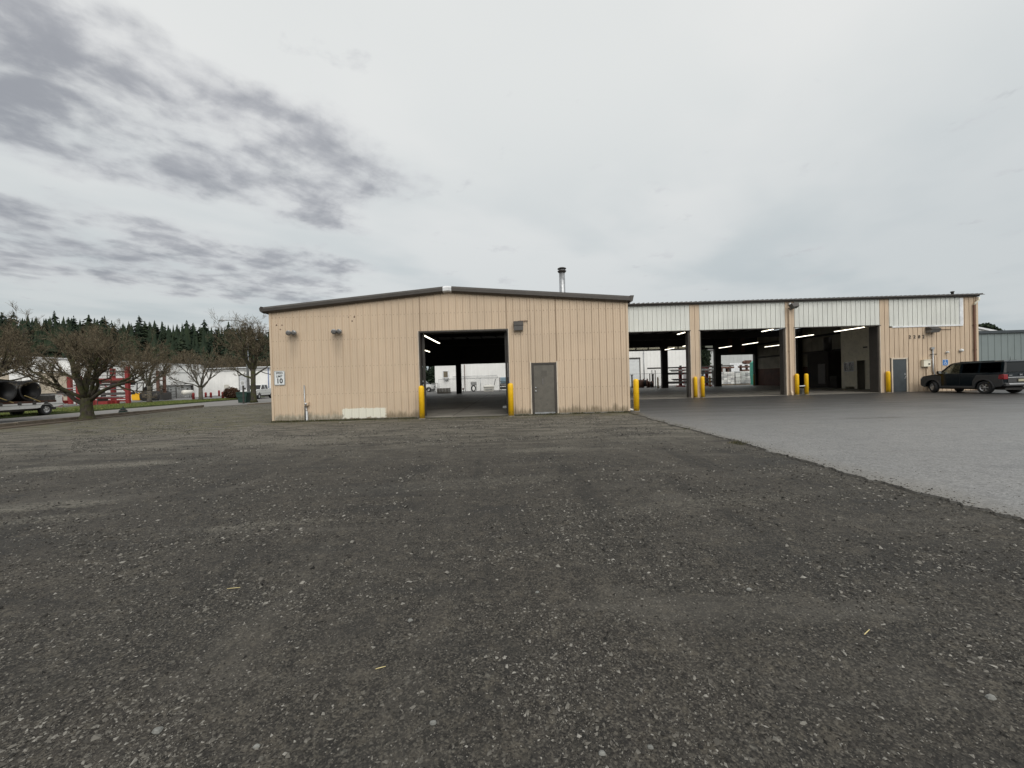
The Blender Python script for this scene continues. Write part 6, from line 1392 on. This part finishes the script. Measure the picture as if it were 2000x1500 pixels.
b = MB(); b.box(0, 1.05, -.06, -.01, zd+.022, zd+.30); b.box(0, 1.05, -2.40, -2.35, zd+.022, zd+.30); b.box(0, 1.05, -2.349, -.061, zd+.24, zd+.30); b.build('tail_box', m_bar, t, world=False)
B(-1.3, 1.2, -1.5, -1.3, zd+.305, zd+.37).build('outrigger', m_bar, t, world=False)
for u in (4.9, 6.0):
    for yy in (-.30, -2.15): w_ = MB().lathe([(.2,-.13),(.44,-.13),(.47,-.09),(.47,.09),(.44,.13),(.2,.13)], (u,yy,.47), 'y', 24).build('wheel', m_black, t, world=False); MB().lathe([(.08,-.1),(.26,-.1),(.26,.1),(.08,.1)], (u,yy,.47), 'y', 16).build('rim', m_palebar, w_, world=False)
m_hdpe = M('black_pipe_plastic', (.020,.020,.021), .38, 0, .25, 3)
def corr_pipe(c, az, L_, r, lab):
    t = thing('corrugated_pipe', lab, 'pipe', c, az, 'black corrugated pipes on the trailer')
    prof = []; n = int(L_/.14)
    for k in range(n): x = L_*k/n; w = L_/n; prof += [(r*.94,x),(r*.94,x+w*.30),(r,x+w*.42),(r,x+w*.85),(r*.94,x+w*.97)]
    prof += [(r*.94,L_),(r*.88,L_),(r*.88,0),(r*.94,0)]
    rr = [[(h_,rd*math.cos(a),r+rd*math.sin(a)) for a in np.linspace(0,2*math.pi,37)[:-1]] for rd,h_ in prof]
    b = MB(); b.cs = True; b.rings(rr, caps=False); b.build('shell', m_hdpe, t, world=False)
    for xx in (-.01, L_-.09):
        b2 = MB(); b2.cs = True; b2.rings([[(xx+dx,rd*math.cos(a),r+rd*math.sin(a)) for a in np.linspace(0,2*math.pi,37)[:-1]] for rd,dx in ((r*.89,0),(r*1.01,.0),(r*1.01,.10),(r*.93,.10))], caps=False); b2.build('end_band', m_hdpe, t, world=False)
r = .555
def on_bed(u, v): return (TX+dirv.x*-u + (-dirv.y*-1)*v*0 + math.cos(hd+math.pi/2)*v, TY-dirv.y*u + math.sin(hd+math.pi/2)*v, zd+.035)
# each pipe lies across the bed, one open end towards the camera
def u_for(px):                                   # distance from the tail whose near edge shows at px
    best = min((abs(_uv(px,770)[0]/F*on_bed(u,0)[1]-on_bed(u,0)[0]), u) for u in np.linspace(0, 5, 501)); return best[1]
az = hd - math.pi/2
corr_pipe(on_bed(u_for(58), .05), az, 2.5, r, 'black corrugated pipe nearest the trailer tail, open end facing the camera')
corr_pipe(on_bed(u_for(5), .10), az, 2.5, r, 'black corrugated pipe at the left picture edge, partly hiding the other')
for px, lab in ((66,'yellow tie-down strap slanting to the trailer edge right of the open pipe end'),(12,'yellow tie-down strap at the left picture edge')):
    u = u_for(px); p0, p1 = on_bed(u+.55,.07), on_bed(u-.25,.07)
    tag(MB().tube([(p0[0],p0[1],zd+.33),(p1[0],p1[1],zd-.03)], .026, 4, smooth=False).build('strap', m_strap), lab, 'strap', 'yellow tie-down straps')

# ================================================================= TREES
def bare_tree(name, lab, base, limbs, trunk, seed, kids=(6,5,5,4), spread=.75, up=.18, twig=.009, group=None, wood=None, lean=None, ratio=.62, sway=.22, shorten=1.0, cat='tree'):
    """trunk: list of (point, radius); limbs: (start, direction, length, radius). Twigs are grown segment by segment."""
    rr = np.random.default_rng(seed); wood_b = MB(); S0, S1, R0, R1 = [], [], [], []
    if trunk: wood_b.tube([p for p, _ in trunk], [r for _, r in trunk], 12)
    maxl = len(kids)
    def grow(p, d, L_, r, lvl):
        n = (7,5,4,4,3)[min(lvl,4)]; pts = [p]; rs = [r]; dirs = [d]
        for k in range(n):
            d = d + rr.normal(0, sway/(1 if lvl else 1.4), 3); d[2] += up*(.5 if lvl == 0 else 1.0); d = d/np.linalg.norm(d)
            p = p + d*L_/n; pts.append(p); dirs.append(d); rs.append(max(twig*.55, r*(1-.72*(k+1)/n)))
        if lvl <= 1 and r > .02: wood_b.tube(pts, rs, 8 if lvl == 0 else 6)
        else:
            for k in range(n): S0.append(pts[k]); S1.append(pts[k+1]); R0.append(rs[k]); R1.append(rs[k+1])
        if lvl >= maxl: return
        for q in range(kids[lvl]):
            f = rr.uniform(.22, 1.0) if lvl else .30+.70*(q+rr.random())/kids[lvl]; i = min(n-1, int(f*n)); a = f*n-i
            b0 = pts[i]*(1-a)+pts[i+1]*a; dd = dirs[i+1]; o = rr.normal(0,1,3); o -= dd*o.dot(dd); o /= np.linalg.norm(o)+1e-9
            an = rr.uniform(.45, 1.15)*spread; nd = dd*math.cos(an)+o*math.sin(an)
            grow(b0, nd, L_*ratio*rr.uniform(.65,1.15)*(1.15-.45*f), max(twig, rs[i]*.62), lvl+1)
    for p, d, L_, r in limbs: grow(np.array(p,float), np.array(d,float)/np.linalg.norm(d), L_, r, 0)
    t = thing(name, lab, cat, base, group=group); m = wood or m_bark
    wood_b.build('trunk', m, t)
    A, B = np.array(S0), np.array(S1); ra, rb = np.array(R0)[:,None], np.array(R1)[:,None]; dd = B-A; dd /= np.linalg.norm(dd, axis=1)[:,None]+1e-9
    u = np.cross(dd, np.where(np.abs(dd[:,2:3])>.9, [[1,0,0]], [[0,0,1]])); u /= np.linalg.norm(u,axis=1)[:,None]+1e-9; w = np.cross(dd,u); V = []
    for k in range(3): V.append(A+ra*(u*math.cos(2.094*k)+w*math.sin(2.094*k)))
    for k in range(3): V.append(B+rb*(u*math.cos(2.094*k)+w*math.sin(2.094*k)))
    V = np.stack(V,1); N_ = len(A); Fq = np.array([(0,1,4,3),(1,2,5,4),(2,0,3,5)]); Fq = (Fq[None]+6*np.arange(N_)[:,None,None]).reshape(-1,4)
    link_mesh('crown', arr_mesh('crown', V.reshape(-1,3)-np.array(base), Fq, m_twig, False), t)
    return t, N_
def bark(name, c1, c2, moss=None, k=.5):
    t = NT(name); n = t.noise(t.P, 9, 6, .7); mp = t.N.new('ShaderNodeMapping'); mp.inputs['Scale'].default_value = (14,14,3); t.L.new(t.P, mp.inputs[0])
    g = t.noise(mp.outputs[0], 1.5, 5, .7); c = t.mix(t.sm(g,.3,.7), c1, c2)
    if moss: c = t.mix(t.ma('MULTIPLY', t.sm(t.noise(t.P, 3.2, 5, .6), .42, .62), k), c, moss)
    return t.set(color=c, rough=.9, spec=.2, normal=t.bump(g, .7, .03))
m_bark = bark('mossy_bark', (.028,.024,.020), (.085,.073,.058), (.060,.066,.022), .75)
m_bark2 = bark('pale_bark', (.07,.062,.054), (.16,.145,.125), (.08,.085,.04), .4)
m_twig = island_mat('twig', ((0,(.055,.043,.030)),(.5,(.125,.100,.066)),(.85,(.20,.165,.108)),(1,(.27,.235,.17))), .9, .15)
def up_v(az, el): a, e = math.radians(az), math.radians(el); return (math.cos(a)*math.cos(e), math.sin(a)*math.cos(e), math.sin(e))
# big spreading tree at the kerb
bx, by = gx(170,819,0)
zf = 1.15
tr = [((bx,by,-.05),.42),((bx,by,.08),.33),((bx+.02,by,.30),.265),((bx-.02,by,zf-.35),.245),((bx+.01,by,zf-.05),.25),((bx,by,zf+.15),.15)]
LM = [((bx-.10,by,.80),up_v(176,36),3.4,.115), ((bx+.12,by+.05,zf-.15),up_v(4,38),4.0,.115), ((bx-.08,by+.1,zf),up_v(118,66),3.2,.14), ((bx+.05,by-.05,zf),up_v(258,64),3.1,.135),
      ((bx,by,zf+.1),up_v(60,76),3.2,.12), ((bx-.05,by-.08,zf),up_v(205,48),3.3,.10), ((bx+.05,by+.1,zf),up_v(330,48),3.5,.10), ((bx,by+.1,zf),up_v(80,46),3.0,.13), ((bx-.05,by,zf),up_v(165,62),3.2,.13), ((bx+.05,by,zf),up_v(15,56),3.6,.11)]
bare_tree('bare_tree', 'large spreading bare tree with mossy forked trunk at the kerb', (bx,by,0), LM, tr, 5, (8,6,5,4), .90, .14, .0062, 'bare trees along the street', None, ratio=.60, sway=.25)
# its neighbour cut off at the left edge
bx, by = -29.0, 20.4
LM = [((bx,by,1.3),up_v(az,el),L_,.14) for az,el,L_ in ((10,50,3.6),(60,62,3.5),(120,60,3.4),(180,50,3.4),(240,60,3.3),(300,56,3.5),(350,70,3.7),(330,40,3.2))]
bare_tree('bare_tree', 'bare tree crown cut off by the left edge of the picture', (bx,by,0), LM, [((bx,by,-.05),.5),((bx,by,.5),.34),((bx,by,1.5),.30)], 9, (7,6,5,4), .9, .12, .0085, 'bare trees along the street', ratio=.62)
# behind the fork lift
bx, by = gx(292,786,.1)
LM = [((bx,by,1.9),up_v(az,el),L_,.10) for az,el,L_ in ((0,48,3.4),(50,55,3.6),(110,55,3.5),(170,45,3.4),(230,58,3.5),(300,55,3.6),(20,72,4.2),(200,70,4.0))]
bare_tree('bare_tree', 'bare tree with pale trunk standing before the forklift', (bx,by,0), LM, [((bx,by,.05),.30),((bx,by,.5),.22),((bx+.03,by,2.1),.19)], 12, (6,5,5,3), .8, .14, .014, 'bare trees along the street', m_bark2, ratio=.60)
# fan-shaped tree
bx, by = gx(392.5,781.5,.1)
LM = [((bx,by,1.5+.12*(k%3)),up_v(az,el),L_,.085) for k,(az,el,L_) in enumerate(((0,42,4.2),(40,52,4.0),(90,58,3.6),(140,50,4.0),(180,40,4.2),(215,55,4.0),(270,60,3.4),(325,52,4.1),(10,66,4.4),(170,66,4.4)))]
bare_tree('bare_tree', 'neat fan-shaped bare tree with pale trunk on the lawn', (bx,by,0), LM, [((bx,by,.05),.34),((bx,by,.35),.24),((bx,by,1.75),.20)], 17, (5,5,4,3), .55, .07, .016, 'bare trees along the street', m_bark2, ratio=.52, sway=.13)
# tall mossy tree beside the lamp
bx, by = gx(496,786.5,0)
LM = [((bx,by,2.3),up_v(188,30),3.0,.10),((bx,by,2.6),up_v(350,32),2.8,.10)]+[((bx,by,3.1),up_v(az,el),L_,.13) for az,el,L_ in ((20,55,3.4),(80,62,3.5),(140,50,3.6),(185,55,3.9),(240,62,3.4),(300,56,3.4),(100,80,4.3),(0,72,4.0),(165,68,4.6))]
bare_tree('bare_tree', 'tall mossy bare tree between street lamp and tan building', (bx,by,0), LM, [((bx,by,-.05),.40),((bx,by,.35),.27),((bx-.02,by,1.6),.22),((bx+.02,by,3.3),.22)], 23, (6,5,5,3), .85, .13, .009, 'bare trees along the street', ratio=.64, sway=.24)
# reddish bush
def leaf_cloud(name, n, rx, ry, rz, cz, size, m, parent, seed, lump=.35):
    rr = np.random.default_rng(seed); v = rr.normal(0,1,(n,3)); v /= np.linalg.norm(v,axis=1)[:,None]; a, e = np.arctan2(v[:,1],v[:,0]), v[:,2]
    k = (1-lump)+lump*(.5+.5*np.sin(a*3+seed)*np.cos(e*5+seed*2))+rr.normal(0,.06,n); rad = k*rr.uniform(.45,1,n)**.5
    c = v*np.array([rx,ry,rz])*rad[:,None]+np.array([0,0,cz]); s_ = size*rr.uniform(.5,1.4,n)[:,None]
    u = rr.normal(0,1,(n,3)); u /= np.linalg.norm(u,axis=1)[:,None]; w = np.cross(u, rr.normal(0,1,(n,3))); w /= np.linalg.norm(w,axis=1)[:,None]+1e-9
    V = np.stack([c-u*s_*.5, c+w*s_*.45, c+u*s_*.8, c-w*s_*.45],1); return link_mesh(name, arr_mesh(name, V.reshape(-1,3), np.arange(4*n).reshape(-1,4), m), parent)
m_bush = island_mat('bush_leaf', ((0,(.035,.018,.012)),(.5,(.075,.036,.022)),(1,(.12,.07,.035)))); m_pine = island_mat('needle', ((0,(.008,.015,.008)),(.6,(.020,.036,.018)),(1,(.045,.062,.028))))
bx, by = gx(453,779,.1); t = thing('bush', 'rounded reddish-brown bush beside the green refuse container', 'bush', (bx,by,.05)); leaf_cloud('foliage', 2600, 1.08, .95, .85, .78, .13, m_bush, t, 4, .2); MB().tube([(bx,by,.03),(bx+.05,by,.5)], .06, 6).build('stem', m_bark, t)
bx, by = at(1918,640,85)[0], 85; t = thing('round_tree', 'dark round-topped evergreen rising behind the white roof at the right', 'tree', (bx,by,0)); leaf_cloud('crown', 3000, 2.8, 2.8, 2.2, at(1918,643,85)[2]-.6, .45, m_pine, t, 8, .5); MB().tube([(bx,by,0),(bx,by,8.5)], [.3,.15], 8).build('trunk', m_bark, t)
# ---------------------------------------------------------------- forested hill
def hill_h(x, y):
    crest = np.interp(x, [-700,-400,-319,-250,-187,-130,-66,-20,60], [40,42,39,33,27,17,4,0,0]); k = np.clip((np.asarray(y)-135)/165, 0, 1); k2 = np.clip((np.asarray(y)-320)/260, 0, 1)
    return crest*(k*k*(3-2*k))*(1-.3*k2) + (vnoise(np.asarray(x)+900, y, 31, 45)-.5)*5*k*np.clip(crest/10,0,1) - .3
hx, hy = np.linspace(-900, 120, 80), np.linspace(120, 620, 50); X, Y = np.meshgrid(hx, hy); i = np.arange(80*50).reshape(50,80)
link_mesh('hill', arr_mesh('hill', np.stack([X.ravel(),Y.ravel(),hill_h(X,Y).ravel()],1), np.stack([i[:-1,:-1].ravel(),i[:-1,1:].ravel(),i[1:,1:].ravel(),i[1:,:-1].ravel()],1), m_hill, True), None, 'structure')
def conifer_mesh(name, h, r, seed):
    rr = np.random.default_rng(seed); V, Fq = [], []; n = 26; lop = rr.uniform(0, 6.28)
    for k in range(n):
        f = k/(n-1); z = h*(.08+.90*f)+rr.normal(0,.25); R = r*(1-f)**.72*rr.uniform(.62,1.15)+.22; m_ = int(11-5*f); a0 = rr.random()*6.28
        for q in range(m_):
            a = a0+6.283*q/m_+rr.normal(0,.25); L_ = R*rr.uniform(.40,1.18)*(1+.18*math.cos(a-lop)); dr = L_*rr.uniform(.12,.50); w = .20*L_+.20; c, s_ = math.cos(a), math.sin(a); i0 = len(V); hgt = h*.035; zz = z+rr.normal(0,.28)
            V += [(0,0,zz+hgt),(c*L_*.55-s_*w,s_*L_*.55+c*w,zz-dr*.35),(c*L_,s_*L_,zz-dr),(c*L_*.55+s_*w,s_*L_*.55-c*w,zz-dr*.35),(c*L_*.5,s_*L_*.5,zz-dr*1.1)]
            Fq += [(i0,i0+1,i0+2),(i0,i0+2,i0+3),(i0+1,i0+4,i0+2),(i0+2,i0+4,i0+3)]
    i0 = len(V)
    V += [(-.3,-.2,-1),(.3,-.2,-1),(0,.35,-1),(0,0,h)]; Fq += [(i0,i0+1,i0+3),(i0+1,i0+2,i0+3),(i0+2,i0,i0+3)]
    return arr_mesh(name, np.array(V), np.array(Fq), m_con)
t_ = NT('conifer_foliage'); oi = t_.N.new('ShaderNodeObjectInfo'); c = t_.mix(oi.outputs['Random'], (.013,.024,.017), (.032,.046,.027)); c = t_.mix(t_.ma('MULTIPLY', t_.sm(t_.geo.outputs['Random Per Island'], .5, 1), .5), c, (.045,.06,.028)); m_con = t_.set(color=c, rough=.9, spec=.15)
CM = [conifer_mesh('conifer', h, r, s_) for h, r, s_ in ((20,6.2,1),(22,5.8,2),(18,6.4,3),(23,6.6,4),(16,5.4,5))]
r5 = random.Random(77); cnt = 0; placed = []
for row, (y0, n_) in enumerate(((310,72),(300,66),(282,52),(258,40),(228,34),(196,28))):
    for k in range(n_):
        y = y0+r5.uniform(-11,11); x = (-1.55+1.42*(k+r5.random())/n_)*y*.95 - 8
        if x > -60: continue
        s_ = r5.uniform(.66,1.18)*(1.0 if row < 3 else .9)*np.interp(x, [-170,-70], [1,.60])
        o = link_mesh('conifer', CM[r5.randrange(5)]); o.location = (x, y, float(hill_h(x, y))-.5); o.rotation_euler = (0,0,r5.uniform(0,6.28)); o.scale = (s_*r5.uniform(1.1,1.4),s_*1.2,s_*r5.uniform(.92,1.06))
        tag(o, 'dark green conifer in the dense wood on the far hill', 'conifer', 'conifers on the far hill'); cnt += 1
# the depth of the wood behind the trees one can tell apart: a mass nobody could count
rw = np.random.default_rng(88); VV, FF, off_ = [], [], 0
for k in range(620):
    y = rw.uniform(205, 345); x = -y*rw.uniform(.28, 1.55)-8
    if x > -66: continue
    h = rw.uniform(14, 21)*np.interp(x, [-170,-70], [1,.6]); r_ = h*.17*rw.uniform(.9,1.3); z0 = float(hill_h(x, y)); n_ = 6; vs, fs = [], []
    for q in range(n_):
        zb, zt_ = z0+h*(.05+.80*q/n_), z0+h*(.05+.80*q/n_)+h*.30; R_ = r_*(1-q/n_)**.7*rw.uniform(.75,1.15); m_ = 7; i0 = len(vs); vs.append((x,y,min(zt_, z0+h)))
        for w in range(m_): a_ = 6.283*w/m_+rw.normal(0,.2); k_ = rw.uniform(.55,1.2); vs.append((x+R_*k_*math.cos(a_), y+R_*k_*math.sin(a_), zb-rw.uniform(0,.05)*h))
        fs += [(i0, i0+1+w, i0+1+(w+1) % m_) for w in range(m_)]
    VV.append(np.array(vs)); FF.append(np.array(fs)+off_); off_ += len(vs)
link_mesh('distant_wood', arr_mesh('distant_wood', np.concatenate(VV), np.concatenate(FF), m_con), None, 'stuff')
# leafless brown trees mixed in at the foot of the hill
bt, nseg = bare_tree('brown_tree', 'leafless brown tree at the foot of the wooded far hill', (0,0,0), [((0,0,2.5),up_v(az,el),6.5,.13) for az,el in ((0,55),(60,60),(120,55),(180,60),(240,55),(300,60),(30,78),(200,80))], [((0,0,-.5),.3),((0,0,2.8),.22)], 41, (6,5,4), .75, .14, .05, 'leafless brown trees below the hill', m_bark2, ratio=.58)
first = True
for k in range(46):
    y = r5.uniform(118,175); x = -y*(.55+.85*((k+r5.random())/46)); s_ = r5.uniform(.75,1.35)
    o = bt if first else dup(bt, (0,0,0)); first = False; o.location = (x,y,float(hill_h(x,y))-.2); o.rotation_euler = (0,0,r5.uniform(0,6.28)); o.scale = (s_*1.1,s_*1.1,s_)
# low dark wood closing the view beyond the field, and the trees seen between the two pale sheds
for k in range(24):
    x = -58+ (k%12)*4.2+r5.uniform(-1,1); y = 196+(k//12)*9+r5.uniform(-3,3); o = link_mesh('conifer', CM[r5.randrange(5)]); s_ = r5.uniform(.55,.75); o.location = (x,y,-.6); o.scale = (s_*1.25,s_*1.25,s_); o.rotation_euler = (0,0,r5.uniform(0,6))
    tag(o, 'dark conifer beyond the green field seen through the front doorway', 'conifer', 'conifers beyond the field')
for k,(px,top,lab) in enumerate(((1352,664,'dark broad tree behind the first tan pier, left of the pair between the pale sheds'),(1372,672,'dark broad tree just right of the first tan pier between the pale sheds'))):
    y = 82+k*3; x = _uv(px,720)[0]/F*y; zt = at(px,top,y)[2]; tt = thing('broad_tree', lab, 'tree', (x,y,0), group='dark trees between the pale sheds')
    leaf_cloud('crown', 4200, 1.9, 1.9, zt*.42, zt*.58, .34, m_pine, tt, 20+k, .45); MB().tube([(x,y,0),(x,y,zt*.7)], [.2,.08], 8).build('trunk', m_bark, tt)
